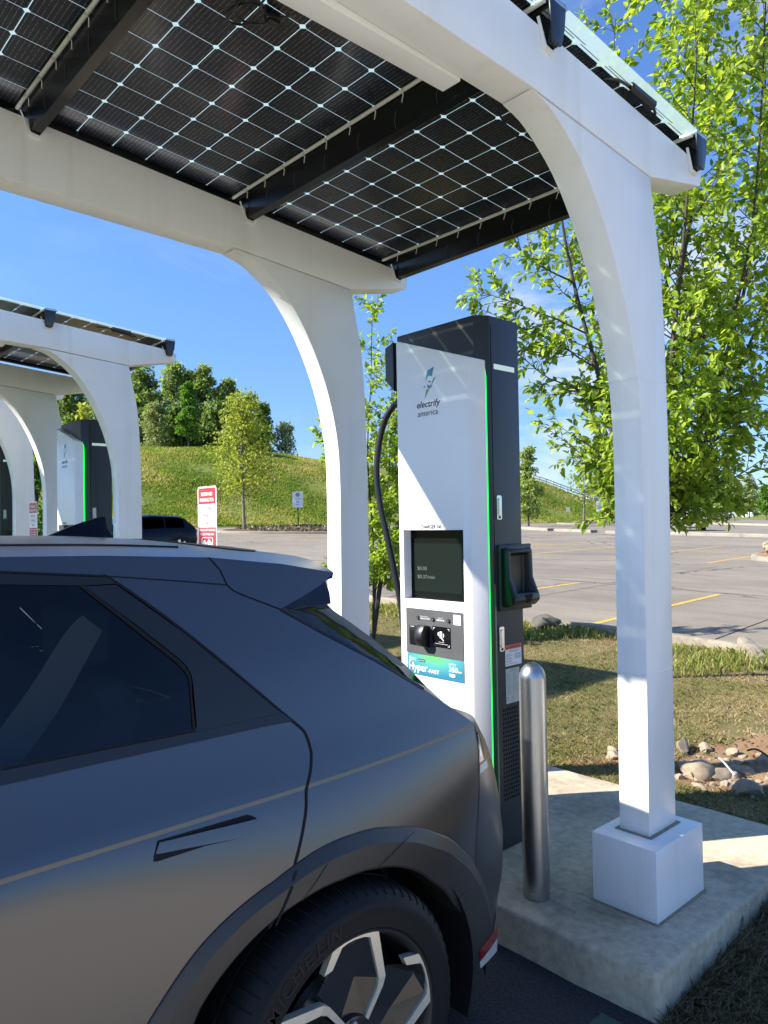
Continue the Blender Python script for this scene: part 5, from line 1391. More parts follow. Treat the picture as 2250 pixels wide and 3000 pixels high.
def white_sign(px, d, yt, yb, yg, label, lettered=True, mat='signwhite', aspect=.66, ang=0):
    X, Y = at_px(px, d); hz = hor(px); z1 = H+(hz-yt)/F*d; z0 = H+(hz-yb)/F*d; g = H+(hz-yg)/F*d
    h = z1-z0; w = h*aspect
    T = Thing('lot_sign', (X, Y, g), label, 'sign', 'white signs round the parking lot')
    ux, uy = math.cos(TH-R(90)+ang), math.sin(TH-R(90)+ang); nx, ny = -math.cos(TH+ang), -math.sin(TH+ang)
    mp = lambda u, v, hh: (X+ux*u+nx*hh, Y+uy*u+ny*hh, z0+v)
    V, Fc = prism(rrect2(-w/2, w/2, 0, h, h*.05), mp, 0, .03); b = T.part('board', V, Fc, MT[mat])
    if lettered:
        V, Fc = prism([(w*.2*math.cos(t), h*.80+w*.2*math.sin(t)) for t in np.linspace(0, 6.1, 16)], mp, .034, .036); T.part('emblem', V, Fc, MT['inkgrey'], parent=b)
        m = MB()
        for v, ww in ((.56, .6), (.47, .35), (.38, .3), (.29, .28), (.17, .36)):
            V, Fc = prism([(-w*ww/2, h*v), (w*ww/2, h*v), (w*ww/2, h*v+h*.035), (-w*ww/2, h*v+h*.035)], mp, .034, .036); m.add(V, Fc)
        V, Fc = m.vf(); T.part('small_print', V, Fc, MT['inkgrey'], parent=b)
    V, Fc = tube([mp(0, g-z0-.1, -.03), mp(0, h*.9, -.03)], .045 if d > 40 else .03, 8); T.part('post', V, Fc, MT['steelpost'])
white_sign(873, 57, 1440, 1487, 1543, 'white sign on a thin post, right of the yellow-green young tree')
white_sign(1757, 90, 1468, 1499, 1530, 'white sign on a thin post below the white fence, left of the tall post')
white_sign(1664, 98, 1485, 1501, 1518, 'small grey sign on the grass bank, left of the bare young tree', False, 'labelgrey')
for px, d, a, b_, g, lab in ((2050, 95, 1477, 1504, 1525, 'largest white sign at the back of the lot, just right of the tall post'), (2083, 120, 1498, 1509, 1520, 'small square white sign low behind the white car'), (2108, 105, 1489, 1511, 1524, 'white sign standing left of the round far tree trunk'),
        (2135, 110, 1493, 1506, 1522, 'small white sign right under the round far tree'), (2152, 100, 1487, 1514, 1525, 'tall white sign right of the round far tree')):
    white_sign(px, d, a, b_, g, lab, False, aspect=.55)

# ------------------------------------------------------------------ white rail fence up the bank
def fence():
    pts = []
    for i in range(13):
        px = 1562+(1800-1562)*i/12; b = (px-1125)/F; d = lerp(px, BASE)+29.0
        X, Y = xy(d, d*b); pts.append((X, Y, hill_h(d, d*b)))
    T = Thing('rail_fence', pts[0], 'white rail fence climbing the grass bank', 'fence')
    for k in range(13):
        x, y, z = pts[k]; V, Fc = MB().box((x-.085, y-.085, z-.3), (x+.085, y+.085, z+1.12)).vf(); T.part('post', V, Fc, MT['fence'])
    for h in (.98, .58):
        V, Fc = tube([(x, y, z+h) for x, y, z in pts], .13, 4); T.part('rail', V, Fc, MT['fence'])
fence()

# ------------------------------------------------------------------ distant cars
def far_car(X, Y, z, head, mat, label, kind='suv'):
    T = Thing('parked_car', (X, Y, z), label, 'car', 'cars parked out on the lot')
    c, s = math.cos(head), math.sin(head)
    W = lambda x, y, zz: (X+x*c-y*s, Y+x*s+y*c, z+zz)
    if kind == 'suv':
        st = [(-2.22, .42, .80, .86), (-2.16, .34, .98, 1.04), (-1.98, .27, 1.03, 1.38), (-1.80, .25, 1.04, 1.58), (-1.2, .25, 1.03, 1.66), (0, .25, 1.0, 1.68), (.5, .25, .99, 1.62), (1.0, .25, .99, 1.30), (1.3, .25, .98, 1.06), (2.0, .27, .86, .93), (2.18, .32, .74, .80), (2.25, .40, .58, .62)]
    else:
        st = [(-2.05, .40, .72, .78), (-2.02, .34, .92, .98), (-1.92, .26, .97, 1.10), (-1.62, .22, .98, 1.36), (-1.40, .21, .97, 1.43), (-.4, .20, .95, 1.47), (.3, .20, .94, 1.42), (.8, .20, .93, 1.18), (1.2, .20, .92, .98), (1.9, .24, .80, .86), (2.08, .30, .66, .70), (2.14, .38, .5, .54)]
    w = .90
    ring = lambda zb, zt, zr: [(w*.93, zb), (w*.985, zb+.14), (w, (zb+zt)/2), (w*.97, zt-.03), (w*.94, zt), (w*.94-(zr-zt)*.38, zr-min(.05, (zr-zt)*.3)), (w*.60 if zr-zt > .15 else w*.7, zr), (0, zr+.02)]
    V = []; Fc = []
    for x, zb, zt, zr in st:
        r = ring(zb, zt, zr); full = [(-y, zz) for y, zz in r]+[(y, zz) for y, zz in reversed(r[:-1])]
        pl = .10*max(0, (abs(x)-1.6)/.65)**2
        V += [W(x, y*(1-pl), zz) for y, zz in full]
    n = 15
    for i in range(len(st)-1):
        for k in range(n-1): Fc.append((i*n+k, i*n+k+1, (i+1)*n+k+1, (i+1)*n+k))
        Fc.append((i*n+n-1, i*n, (i+1)*n, (i+1)*n+n-1))
    Fc.append(tuple(range(n))); Fc.append(tuple((len(st)-1)*n+k for k in range(n-1, -1, -1)))
    T.part('body', V, Fc, mat, smooth=True)
    def up(x, t, sd, off=.012):
        xs = [q[0] for q in st]; f = lambda j: lerp(x, [(q[0], q[j]) for q in st])
        zt, zr = f(2), f(3); y0 = w*.94; y1 = w*.94-(zr-zt)*.38; return W(x, sd*(y0+(y1-y0)*t+off), zt+(zr-.06-zt)*t)
    for sd in (-1, 1):
        segs_ = [(-1.72, -1.0), (-.93, -.02), (.05, .85)] if kind == 'suv' else [(-1.55, -.85), (-.79, .0), (.06, .72)]
        for a, b in segs_:
            xs = np.linspace(a, b, 7); V = [up(x, .08, sd) for x in xs]+[up(x, .93, sd) for x in xs]
            T.part('side_window', V, [(k, k+1, 8+k, 7+k) for k in range(6)], MT['carglassdark'])
    i = 2; xa, xb = (st[1][0], st[3][0]) if kind == 'suv' else (st[2][0], st[3][0]+.1)
    za, zb_ = (1.10, 1.52) if kind == 'suv' else (1.08, 1.34)
    V = [W(xa-.01, -.70, za), W(xa-.01, .70, za), W(xb-.03, .58, zb_), W(xb-.03, -.58, zb_)]; T.part('rear_window', V, [(0, 1, 2, 3)], MT['gloss'])
    V = [W(st[8][0]-.02, -.72, 1.08), W(st[8][0]-.02, .72, 1.08), W(st[6][0]+.1, .58, st[6][3]-.03), W(st[6][0]+.1, -.58, st[6][3]-.03)]; T.part('windscreen', V, [(0, 1, 2, 3)], MT['gloss'])
    for sd in (-1, 1):
        V, Fc = MB().box((-.06, -.16, -.07), (.06, .16, .07)).vf(); xx = st[0][0]+.06; V = [W(xx+a, sd*.68+b, .86+cc) for a, b, cc in V]; T.part('tail_light', V, Fc, MT['taillight'])
        V, Fc = MB().box((-.08, -.17, -.05), (.08, .17, .05)).vf(); xx = st[-1][0]-.16; V = [W(xx+a, sd*.62+b, .70+cc) for a, b, cc in V]; T.part('headlight', V, Fc, MT['lamp'])
        for xx in (-1.36, 1.36):
            m = MB(); m.tube([W(xx, sd*.70, .34), W(xx, sd*.915, .34)], .34, 28); V, Fc = m.vf(); tyr = T.part('tyre', V, Fc, MT['tyre'])
            m = MB()
            for k in range(5):
                a = 2*math.pi*k/5; m.add(*prism([(.05*math.cos(a+1.5), .05*math.sin(a+1.5)), (.235*math.cos(a+.22), .235*math.sin(a+.22)), (.235*math.cos(a-.22), .235*math.sin(a-.22)), (.05*math.cos(a-1.5), .05*math.sin(a-1.5))], lambda u, v, h: W(xx+u, sd*h, .34+v), .918, .925))
            V, Fc = m.vf(); T.part('rim', V, Fc, MT['alloy'], parent=tyr)
            V, Fc = tube([W(xx, sd*.60, .40), W(xx, sd*.90, .40)], .42, 24); T.part('wheel_arch', V, Fc, MT['blackmatte'])
    V, Fc = MB().box((-1.9, -.86, .2), (1.95, .86, .36)).vf(); V = [W(*v) for v in V]; T.part('lower_trim', V, Fc, MT['blackmatte'])
    return T
X, Y = at_px(548, 28); far_car(X-2.1, Y, .585, R(180), MT['vwblack'], 'glossy black hatchback parked behind the second canopy', 'hatch')
X, Y = at_px(2026, 62); far_car(X, Y, plane_z(X, Y), R(30), MT['suvwhite'], 'white sport utility car across the lot, right of the tall post')
X, Y = at_px(2188, 190); far_car(X, Y, plane_z(X, Y)-.35, R(40), MT['suvwhite'], 'tiny white car at the far end of the lot by the right edge')
X, Y = at_px(2102, 124); far_car(X, Y, plane_z(X, Y)+.1, R(70), MT['greycar'], 'tiny dark car in shade under the round far tree')

# ------------------------------------------------------------------ rocks
def rock(X, Y, z, r, seed, label, group, mat='rock', flat=.7, name='rock'):
    rnd = random.Random(seed)
    bm = bmesh.new(); bmesh.ops.create_icosphere(bm, subdivisions=3, radius=1)
    ph = [rnd.uniform(0, 6.3) for _ in range(9)]; sx, sy, sz = rnd.uniform(.85, 1.25), rnd.uniform(.7, 1.0), flat*rnd.uniform(.8, 1.15); an = rnd.uniform(0, 3.1)
    planes = [(Vector((rnd.gauss(0, 1), rnd.gauss(0, 1), rnd.gauss(0, .8))).normalized(), rnd.uniform(.5, .85)) for _ in range(11)]
    for v in bm.verts:
        p = v.co.copy()
        for nrm, dd in planes:
            e = p.dot(nrm)-dd
            if e > 0: p -= nrm*e*.97
        k = 1+.07*math.sin(3*p.x+ph[0])*math.sin(3*p.y+ph[1])+.05*math.sin(6*p.z+ph[2]+4*p.x)+.025*math.sin(13*p.x+ph[3])*math.sin(11*p.y+ph[4])
        p *= k; x, y = p.x*sx, p.y*sy
        v.co = Vector((X+r*(x*math.cos(an)-y*math.sin(an)), Y+r*(x*math.sin(an)+y*math.cos(an)), z+r*p.z*sz+r*.30))
    bm.verts.index_update(); V = [tuple(v.co) for v in bm.verts]; Fc = [tuple(v.index for v in f.verts) for f in bm.faces]; bm.free()
    o = single(name, V, Fc, MT[mat], (X, Y, z), label, 'rock', group, smooth=True)
ROCKS = [(4.752, 2.331, 0.056), (4.473, 2.099, 0.094), (4.897, 2.253, 0.041), (4.81, 2.07, 0.031), (4.754, 1.977, 0.053), (5.011, 1.93, 0.05), (4.855, 1.895, 0.029), (4.346, 2.092, 0.035), (4.317, 1.947, 0.028), (4.404, 1.903, 0.028), (4.398, 1.766, 0.055), (4.18, 1.704, 0.057), (4.364, 1.682, 0.032), (4.587, 1.792, 0.028), (4.599, 1.971, 0.045), (4.406, 2.638, 0.031), (4.309, 2.579, 0.047), (4.359, 1.806, 0.022), (4.498, 2.034, 0.07)]
RL = ['pale rock half hidden by the tall white post, in the soil patch', 'largest tan boulder in the soil patch right of the post', 'small tan rock behind the largest boulder', 'upright pointed tan rock in the soil patch', 'flat pale rock right of the pointed rock', 'tan rock at the right edge of the soil patch, upper', 'dark grey rock at the right edge of the soil patch',
      'small pale rock in front of the largest boulder', 'small rounded tan rock, front left of the soil patch', 'rounded tan rock beside the small front left one', 'long pale rock lying low in the front of the soil patch', 'broad tan rock nearest the concrete pad', 'small rock at the right edge, front of the soil patch', 'small pale rock above the long low one',
      'brown rock just right of the largest boulder', 'small brown rock on the turf left of the tall post', 'flat white stone on the turf left of the tall post', 'tiny stone beside the long low rock', 'shaded brown rock leaning on the largest boulder']
for i, ((x, y, r), lab) in enumerate(zip(ROCKS, RL)):
    rock(x, y, lawn_z(x, y)-.01, r*1.45, 40+i, lab, 'rocks in the soil patch', 'rockgrey' if 'dark grey' in lab else 'rock', .45 if 'flat' in lab or 'low' in lab else .75)
rr_ = random.Random(77)
for k in range(26):
    a = rr_.uniform(0, 6.28); q = rr_.random()**.5; x = 4.62+.50*q*math.cos(a); y = 1.93+.27*q*math.sin(a)
    rock(x, y, lawn_z(x, y)-.005, rr_.uniform(.022, .055), 300+k, 'small tan stone lying among the bigger rocks of the soil patch', 'small stones in the soil patch', 'rock', rr_.uniform(.55, .85))
rock(8.72, 6.28, plane_z(8.7, 6.3)-.02, .26, 91, 'rough dark lump of broken kerb beside the charger side, left of the kerb stone', 'broken kerb lumps', 'rockdark', .55, 'kerb_rubble')
m = random.Random(5)
for k in range(46):
    a = m.uniform(0, 6.28); q = m.random()**.5
    x = 29.2+3.0*q*math.cos(a)-.4; y = 9.2+1.4*q*math.sin(a)
    rock(x, y, plane_z(x, y)+.30+.42*(1-q), m.uniform(.14, .27), 200+k, 'tan rubble stone heaped on the kerbed island at the right edge', 'rubble stones on the right island', 'rock', .8)
# fallen twigs and straw in the soil patch
for i, (a, b, lab) in enumerate((((4.62, 2.06), (4.42, 1.86), 'long pale twig lying across the rocks'), ((4.9, 1.98), (4.86, 1.80), 'short dark twig stuck between the rocks'))):
    z0, z1 = lawn_z(*a), lawn_z(*b)
    V, Fc = tube(spline([(a[0], a[1], z0+.10), ((a[0]+b[0])/2, (a[1]+b[1])/2+.02, (z0+z1)/2+.12), (b[0], b[1], z1+.07)], 4), .006, 6)
    single('twig', V, Fc, MT['labelgrey' if i == 0 else 'bark'], (a[0], a[1], z0), lab, 'twig', smooth=True)
# ------------------------------------------------------------------ vegetation
def leaf_mesh(P, D, S, rng, droop=.25, fold=.25, wid=.30):
    """pointed folded leaves: P base points, D directions, S lengths (numpy)"""
    n = len(P)
    D = D/np.linalg.norm(D, axis=1)[:, None]
    up = np.tile(np.array([0, 0, 1.0]), (n, 1))+rng.normal(0, .55, (n, 3))
    side = np.cross(D, up); side /= np.linalg.norm(side, axis=1)[:, None]
    nor = np.cross(side, D)
    s = S[:, None]; w = s*wid*rng.uniform(.8, 1.15, (n, 1))
    curl = -nor*s*rng.uniform(.02, droop, (n, 1))
    v0 = P; v1 = P+D*s*.28+side*w*.85+nor*w*fold; v2 = P+D*s*.66+side*w*.75+nor*w*fold+curl*.4
    v3 = P+D*s+curl; v4 = P+D*s*.66-side*w*.75+nor*w*fold+curl*.4; v5 = P+D*s*.28-side*w*.85+nor*w*fold
    V = np.stack([v0, v1, v2, v3, v4, v5], 1).reshape(-1, 3)
    base = (np.arange(n)*6)[:, None]
    Fq = np.concatenate([base+np.array([0, 1, 2, 3]), base+np.array([0, 3, 4, 5])], 1).reshape(-1, 4)
    return V, Fq
def np_mesh(name, V, Fq, mat, loc=(0, 0, 0), smooth=False):
    me = bpy.data.meshes.new(name); k = Fq.shape[1]
    me.vertices.add(len(V)); me.vertices.foreach_set('co', (V-np.array(loc)).astype(np.float32).ravel())
    me.loops.add(Fq.size); me.loops.foreach_set('vertex_index', Fq.astype(np.int32).ravel())
    me.polygons.add(len(Fq)); me.polygons.foreach_set('loop_start', np.arange(0, Fq.size, k, dtype=np.int32)); me.polygons.foreach_set('loop_total', np.full(len(Fq), k, dtype=np.int32))
    me.update(calc_edges=True); me.validate(); me.materials.append(mat)
    if smooth: me.polygons.foreach_set('use_smooth', [True]*len(Fq))
    o = bpy.data.objects.new(name, me); COL.objects.link(o); return o
def near_tree(base, leaders, seed, label, group, leaf_s, spacing, blen, start, extra=(), leafsp=.035, name='young_tree', trunk_r=.05):
    rnd = random.Random(seed); rng = np.random.default_rng(seed)
    T = Thing(name, base, label, 'tree', group)
    B = Vector(base); ld = Vector((AX[0], AX[1], 0)); ll = Vector((RT[0], RT[1], 0))
    wp = lambda p: B+ll*p[0]+ld*p[1]+Vector((0, 0, p[2]))
    trunk = MB(); LP, LD = [], []
    def leaf_along(pts, a, sp):
        acc = 0
        for i in range(len(pts)-1):
            p, q = pts[i], pts[i+1]; t = (q-p); L = t.length
            if L < 1e-6: continue
            t = t/L; k = 0
            while acc < L:
                pos = p+t*acc; az = rnd.uniform(0, 6.28)
                perp = t.cross(Vector((math.cos(az), math.sin(az), rnd.uniform(-.3, .3))))
                if perp.length > .05:
                    perp.normalize()
                    LP.append(pos); LD.append(t*rnd.uniform(.3, .9)+perp*rnd.uniform(.5, .9)+Vector((0, 0, -rnd.uniform(.05, .75))))
                acc += sp*rnd.uniform(.6, 1.4)
            acc -= L
        LP.append(pts[-1]); LD.append((pts[-1]-pts[-2]).normalized()+Vector((0, 0, -.3)))
    def branch(p, d, L, r, depth):
        n = max(3, int(L/.10)); pts = [p]; dd = d.normalized()
        for i in range(n):
            dd = (dd+Vector((rnd.gauss(0, .09), rnd.gauss(0, .09), rnd.gauss(.01, .07)))).normalized(); pts.append(pts[-1]+dd*L/n)
        trunk.tube(pts, [max(.0016, r*(1-.8*i/n)) for i in range(n+1)], 5 if depth else 6, False)
        leaf_along(pts[max(1, n//4):], r, leafsp)
        if depth < 2:
            k = int(L/.085) if depth == 0 else int(L/.13)
            for j in range(k):
                t = rnd.uniform(.18, .97); i = min(n-1, int(t*n)); base_ = pts[i]+(pts[i+1]-pts[i])*(t*n-i)
                dr = (pts[i+1]-pts[i]).normalized(); az = rnd.uniform(0, 6.28)
                perp = dr.cross(Vector((math.cos(az), math.sin(az), .2)));
                if perp.length < .05: continue
                branch(base_, dr*.8+perp.normalized()*.75+Vector((0, 0, rnd.uniform(-.25, .2))), L*rnd.uniform(.22, .42)*(1-.4*t), r*.45, depth+1)
    for pl in leaders:
        pts = spline([wp(p) for p in pl], 7); n = len(pts); tot = sum((b-a).length for a, b in zip(pts, pts[1:]))
        trunk.tube(pts, [max(.005, trunk_r*(1-.93*(i/n)**.8)) for i in range(n)], 9, False)
        s = 0; nxt = 0; az = rnd.uniform(0, 6)
        for i in range(n-1):
            seg = (pts[i+1]-pts[i]); s += seg.length
            if pts[i].z-B.z < start: continue
            while nxt < s:
                az += 2.4+rnd.uniform(-.5, .5); fr = s/tot
                out = Vector((math.cos(az), math.sin(az), 0)); t = seg.normalized()
                L = blen*(1-.48*fr)*rnd.uniform(.6, 1.15)
                branch(pts[i]+seg*rnd.random(), out*.85+t*.55+Vector((0, 0, .15)), max(.16, L), trunk_r*.22*(1-.6*fr), 0)
                nxt = max(nxt, s-seg.length)+spacing*rnd.uniform(.7, 1.3)
        leaf_along(pts[int(n*.72):], .01, leafsp*1.1)
    for (p, d, L) in extra:
        branch(wp(p), ll*d[0]+ld*d[1]+Vector((0, 0, d[2])), L, trunk_r*.24, 0)
    V, Fc = trunk.vf(); T.part('trunk', V, Fc, MT['bark'], smooth=True)
    P = np.array([tuple(p) for p in LP]); D = np.array([tuple(d) for d in LD])
    S = rng.uniform(.62, 1.15, len(P))*leaf_s
    V, Fq = leaf_mesh(P, D, S, rng)
    o = np_mesh('crown', V, Fq, MT['leaf'], base); o.parent = T.o
    print('tree leaves', len(P))
bz = lawn_z(6.8, 3.67)
near_tree((6.80, 3.67, bz), [
    [(0, 0, 0), (-.10, .03, 1.2), (-.30, .08, 2.55), (-.62, .12, 3.95), (-.78, .10, 5.0), (-.88, .05, 5.9)],
    [(0, 0, 0), (.06, -.03, 1.2), (.22, -.08, 2.8), (.37, -.10, 3.9), (.57, -.15, 5.1), (.75, -.2, 7.6)],
    [(0, 0, 0), (.09, 0, 1.1), (.42, .05, 1.95), (.95, .1, 2.9), (1.4, .1, 4.1), (1.75, .1, 6.2)],
    [(0, 0, 0), (0, .06, 1.3), (-.04, .35, 3), (-.10, .55, 5), (.02, .6, 6.9)],
    [(0, 0, 0), (.04, -.06, 1.3), (.14, -.40, 3), (.25, -.62, 4.6), (.35, -.75, 6.4)],
    [(0, 0, 0), (.09, -.02, 1.2), (.55, -.20, 2.7), (.95, -.35, 4.3), (1.15, -.4, 7.2)],
    [(0, 0, 0), (.09, .02, 1.2), (.70, .25, 2.5), (1.25, .4, 4.0), (1.5, .45, 5.6), (1.55, .5, 7.0)], [(0, 0, 0), (.03, .02, 1.4), (.25, .25, 3.2), (.55, .3, 5.0), (.7, .3, 7.4)]],
    11, 'large leafy spring-green tree right behind the tall white post', 'leafy trees on the lawn strip', .088, .135, 1.12, 1.30,
    extra=[((.25, 0, 1.62), (1, -.1, -.05), .8), ((-.1, 0, 1.6), (-.8, .1, -.12), .55), ((-.32, .05, 2.7), (-1, 0, .35), 1.35), ((-.4, .1, 3.05), (-1, -.1, .55), 1.35), ((-.5, .1, 3.4), (-1, -.1, .55), 1.2), ((-.2, 0, 2.1), (-1, .1, .45), .75), ((-.6, .1, 3.9), (-1, 0, .5), 1.1), ((.3, 0, 1.75), (1, 0, .25), 1.2), ((.6, 0, 2.3), (1, 0, .15), 1.1)],
    leafsp=.037, trunk_r=.042)
bz = lawn_z(6.26, 7.1)
near_tree((6.26, 7.10, bz), [[(0, 0, 0), (.02, 0, 1.2), (-.03, 0, 2.4), (.03, .02, 3.4), (.06, 0, 4.35)], [(0, 0, 0), (.1, .05, .7), (.22, .05, 1.6), (.26, .1, 2.6)], [(0, 0, 0), (.14, .1, .9), (.33, .15, 2.2), (.30, .2, 3.0)], [(0, 0, 0), (.05, .1, .8), (.22, .12, 2.0), (.30, .1, 3.3)], [(0, 0, 0), (.10, -.05, .8), (.42, .0, 1.7), (.55, 0, 2.9)]],
    23, 'slim young green tree between the second white post and the charger', 'leafy trees on the lawn strip', .085, .11, .72, .50,
    extra=[((-.02, 0, 2.45), (-1, .1, .45), .80), ((-.02, 0, 2.2), (-1, .15, .42), .72), ((0, 0, 1.9), (-1, 0, .4), .6), ((.05, 0, .9), (.8, 0, -.1), .5)], leafsp=.026, trunk_r=.02)

def far_tree(px, d, yt, yb, wpx, mat, label, seed, n=1500, group='trees on and below the grass bank', trunk=.2, leaf=.30, base=None, clumps=16, shape=1.0, sparse=0, bark='bark', name='broadleaf_tree'):
    rnd = random.Random(seed); rng = np.random.default_rng(seed)
    X, Y = at_px(px, d); dd, l = dl(X, Y)
    g = hill_h(dd, l) if base is None else H+(hor(px)-base)/F*d
    zt = H+(hor(px)-yt)/F*d; h = zt-g; w = wpx/F*d/2
    c0 = g+h*trunk
    T = Thing(name, (X, Y, g), label, 'tree', group)
    m = MB(); pts = [(X, Y, g-.3), (X+rnd.uniform(-.1, .1), Y+rnd.uniform(-.1, .1), g+h*.35), (X+rnd.uniform(-.2, .2), Y+rnd.uniform(-.2, .2), g+h*.9)]
    r0 = max(.05, h*.014); m.tube(spline(pts, 4), [r0*(1-.85*i/8) for i in range(9)], 7)
    P = []
    for k in range(clumps):
        t = (k+.5)/clumps; t = t*.96+.02
        rad = w*(math.sin(math.pi*min(1, (t*.86+.12)))**.75)*(1-.35*t*shape)
        az = k*2.4+rnd.uniform(-.4, .4); q = rnd.uniform(.30, .82)
        c = Vector((X+math.cos(az)*rad*q, Y+math.sin(az)*rad*q, c0+(zt-c0)*t*.97))
        m.tube([(X, Y, g+h*(trunk*.8+.5*t)), ((X+c.x)/2, (Y+c.y)/2, c.z-.12*h*.5), tuple(c)], [r0*.38, r0*.25, r0*.1], 5)
        cr = max(w*.52, .3)*rnd.uniform(.8, 1.25)*(1-.3*t); cnt = int(n/clumps*rnd.uniform(.8, 1.3)*1.7)
        v = rng.normal(0, 1, (cnt, 3)); v /= np.linalg.norm(v, axis=1)[:, None]; rr = rng.uniform(.15, 1, (cnt, 1))**.6
        P.append(np.array(tuple(c))+v*rr*np.array([cr, cr, cr*.72]))
    P = np.concatenate(P); 
    V, Fc = m.vf(); T.part('trunk', V, Fc, MT[bark], smooth=True)
    D = rng.normal(0, 1, P.shape); D[:, 2] -= .4; S = rng.uniform(.6, 1.3, len(P))*leaf
    V, Fq = leaf_mesh(P, D, S, rng, wid=.36)
    o = np_mesh('crown', V, Fq, MT[mat], T.loc); o.parent = T.o
FT = far_tree
G2 = 'trees on top of the grass bank'
FT(205, 112, 1120, 0, 190, 'leafdark', 'dark tall tree on the bank behind the second canopy', 31, 2600, G2, .05, .55)
FT(310, 108, 1085, 0, 180, 'leafdark', 'dark tall tree on the bank, seen right under the second canopy beam', 32, 2600, G2, .05, .55)
FT(425, 106, 1072, 0, 150, 'leafdark', 'tallest dark tree on the bank, at the tip of the second canopy', 33, 2600, G2, .05, .5)
FT(515, 110, 1058, 0, 150, 'leafmid', 'light green open-crowned tree at the top of the wood, left half', 34, 2300, G2, .05, .5)
FT(598, 110, 1062, 0, 140, 'leafmid', 'light green open-crowned tree at the top of the wood, right half', 35, 2300, G2, .05, .5)
FT(672, 112, 1104, 0, 130, 'leafmid', 'rounded green tree on the bank above the yellow-green young tree', 36, 2200, G2, .05, .5)
FT(640, 104, 1180, 0, 170, 'leafdark', 'low dark tree in the shaded middle of the wood', 37, 2200, G2, .02, .5)
FT(520, 104, 1190, 0, 150, 'leafdark', 'low dark tree behind the bright green conical one', 38, 2000, G2, .02, .5)
FT(772, 106, 1176, 0, 90, 'leafdark', 'dark tree at the right end of the wood', 39, 1700, G2, .05, .45)
FT(720, 108, 1190, 0, 90, 'leafdark', 'dark tree behind the crown of the yellow-green young tree', 46, 1500, G2, .05, .45)
FT(370, 110, 1090, 0, 130, 'leafmid', 'green tree in the wood between the two tallest dark ones', 63, 2000, G2, .03, .5)
FT(560, 112, 1080, 0, 150, 'leafdark', 'broad tree in the middle of the wood behind the bright conical one', 64, 2200, G2, .03, .5)
FT(735, 112, 1150, 0, 110, 'leafmid', 'green tree at the right shoulder of the wood', 65, 1700, G2, .03, .45)
FT(462, 100, 1178, 0, 118, 'leafpale', 'pale grey-green bushy tree at the foot of the wood', 40, 1800, G2, .04, .34)
FT(680, 100, 1240, 0, 80, 'leafpale', 'low pale bushy tree left of the yellow-green young tree', 47, 1100, G2, .04, .32)
FT(556, 96, 1114, 0, 86, 'leafbright', 'bright green conical young tree with a bare trunk on the bank', 41, 1900, G2, .19, .34, shape=2.1)
FT(838, 108, 1238, 0, 92, 'leafpale', 'thin pale tree standing last on the right of the wood', 42, 900, G2, .18, .34)
FT(716, 57, 1146, 0, 215, 'leafolive', 'yellow-green young tree on the mulched island right of the red sign', 43, 2300, 'young trees on the lot islands', .27, .24, base=1545, shape=.9, clumps=24, bark='barkgrey')
FT(108, 17, 1180, 0, 120, 'leafbright', 'green shrubby tree seen between the farthest and second canopy', 44, 2200, 'leafy trees on the lawn strip', .05, .10, base=1640)
FT(250, 21, 1168, 0, 66, 'leafolive', 'yellow-leaved treetop peeping over the second charger', 45, 420, 'leafy trees on the lawn strip', .3, .12, base=1650)
G3 = 'trees round the far lot'
FT(1548, 78, 1302, 0, 82, 'leafmid', 'narrow green tree right beside the dark charger side', 51, 1500, G3, .1, .30, base=1535)
FT(1709, 88, 1296, 0, 118, 'leafpale', 'sparse half-bare young tree in front of the white fence', 52, 420, G3, .25, .32, base=1530, bark='barkgrey')
FT(1748, 150, 1392, 0, 75, 'leafolive', 'bushy tree behind the white fence, left', 53, 900, G3, .05, .5)
FT(1783, 155, 1400, 0, 60, 'leafmid', 'bushy tree behind the white fence, touching the tall post', 54, 900, G3, .05, .5)
FT(2135, 140, 1392, 0, 108, 'leafmid', 'round dense far tree over the row of white signs', 55, 2200, G3, .22, .45, base=1519)
FT(2195, 165, 1390, 0, 66, 'leafpale', 'tall thin pale tree right of the round far tree', 56, 700, G3, .2, .5, base=1518)
FT(2246, 120, 1420, 0, 62, 'leafbright', 'bright green far tree cut by the right photo edge', 57, 1100, G3, .2, .4, base=1518)
FT(2065, 170, 1430, 0, 90, 'leafmid', 'hazy green tree behind the white car', 58, 1200, G3, .05, .55, base=1516)
FT(2012, 170, 1420, 0, 80, 'leafdark', 'dark far tree just right of the tall post', 59, 1200, G3, .05, .55, base=1517)
FT(2180, 200, 1450, 0, 90, 'leafdark', 'low dark tree far behind the small white car', 60, 900, G3, .02, .6, base=1516)
FT(2290, 180, 1430, 0, 110, 'leafmid', 'far green tree just outside the right edge', 61, 900, G3, .05, .6, base=1516)
def treeline():
    rng = np.random.default_rng(3); P = []
    for k in range(150):
        px = 1930+k*9+rng.uniform(-5, 5); d = 300+rng.uniform(-25, 25); X, Y = at_px(px, d); g = plane_z(X, Y)*.6
        n = 55; v = rng.normal(0, 1, (n, 3))*np.array([2.6, 2.6, 2.2]); P.append(np.array([X, Y, g+3.5+rng.uniform(-1, 2)])+v)
    P = np.concatenate(P); D = rng.normal(0, 1, P.shape); V, Fq = leaf_mesh(P, D, rng.uniform(.9, 1.7, len(P)), rng, wid=.4)
    o = np_mesh('distant_wood', V, Fq, MT['leafdark']); tag(o, 'low green wood along the horizon at the far end of the lot', 'wood', kind='stuff')
treeline()
def bank_edge_trees():
    pass

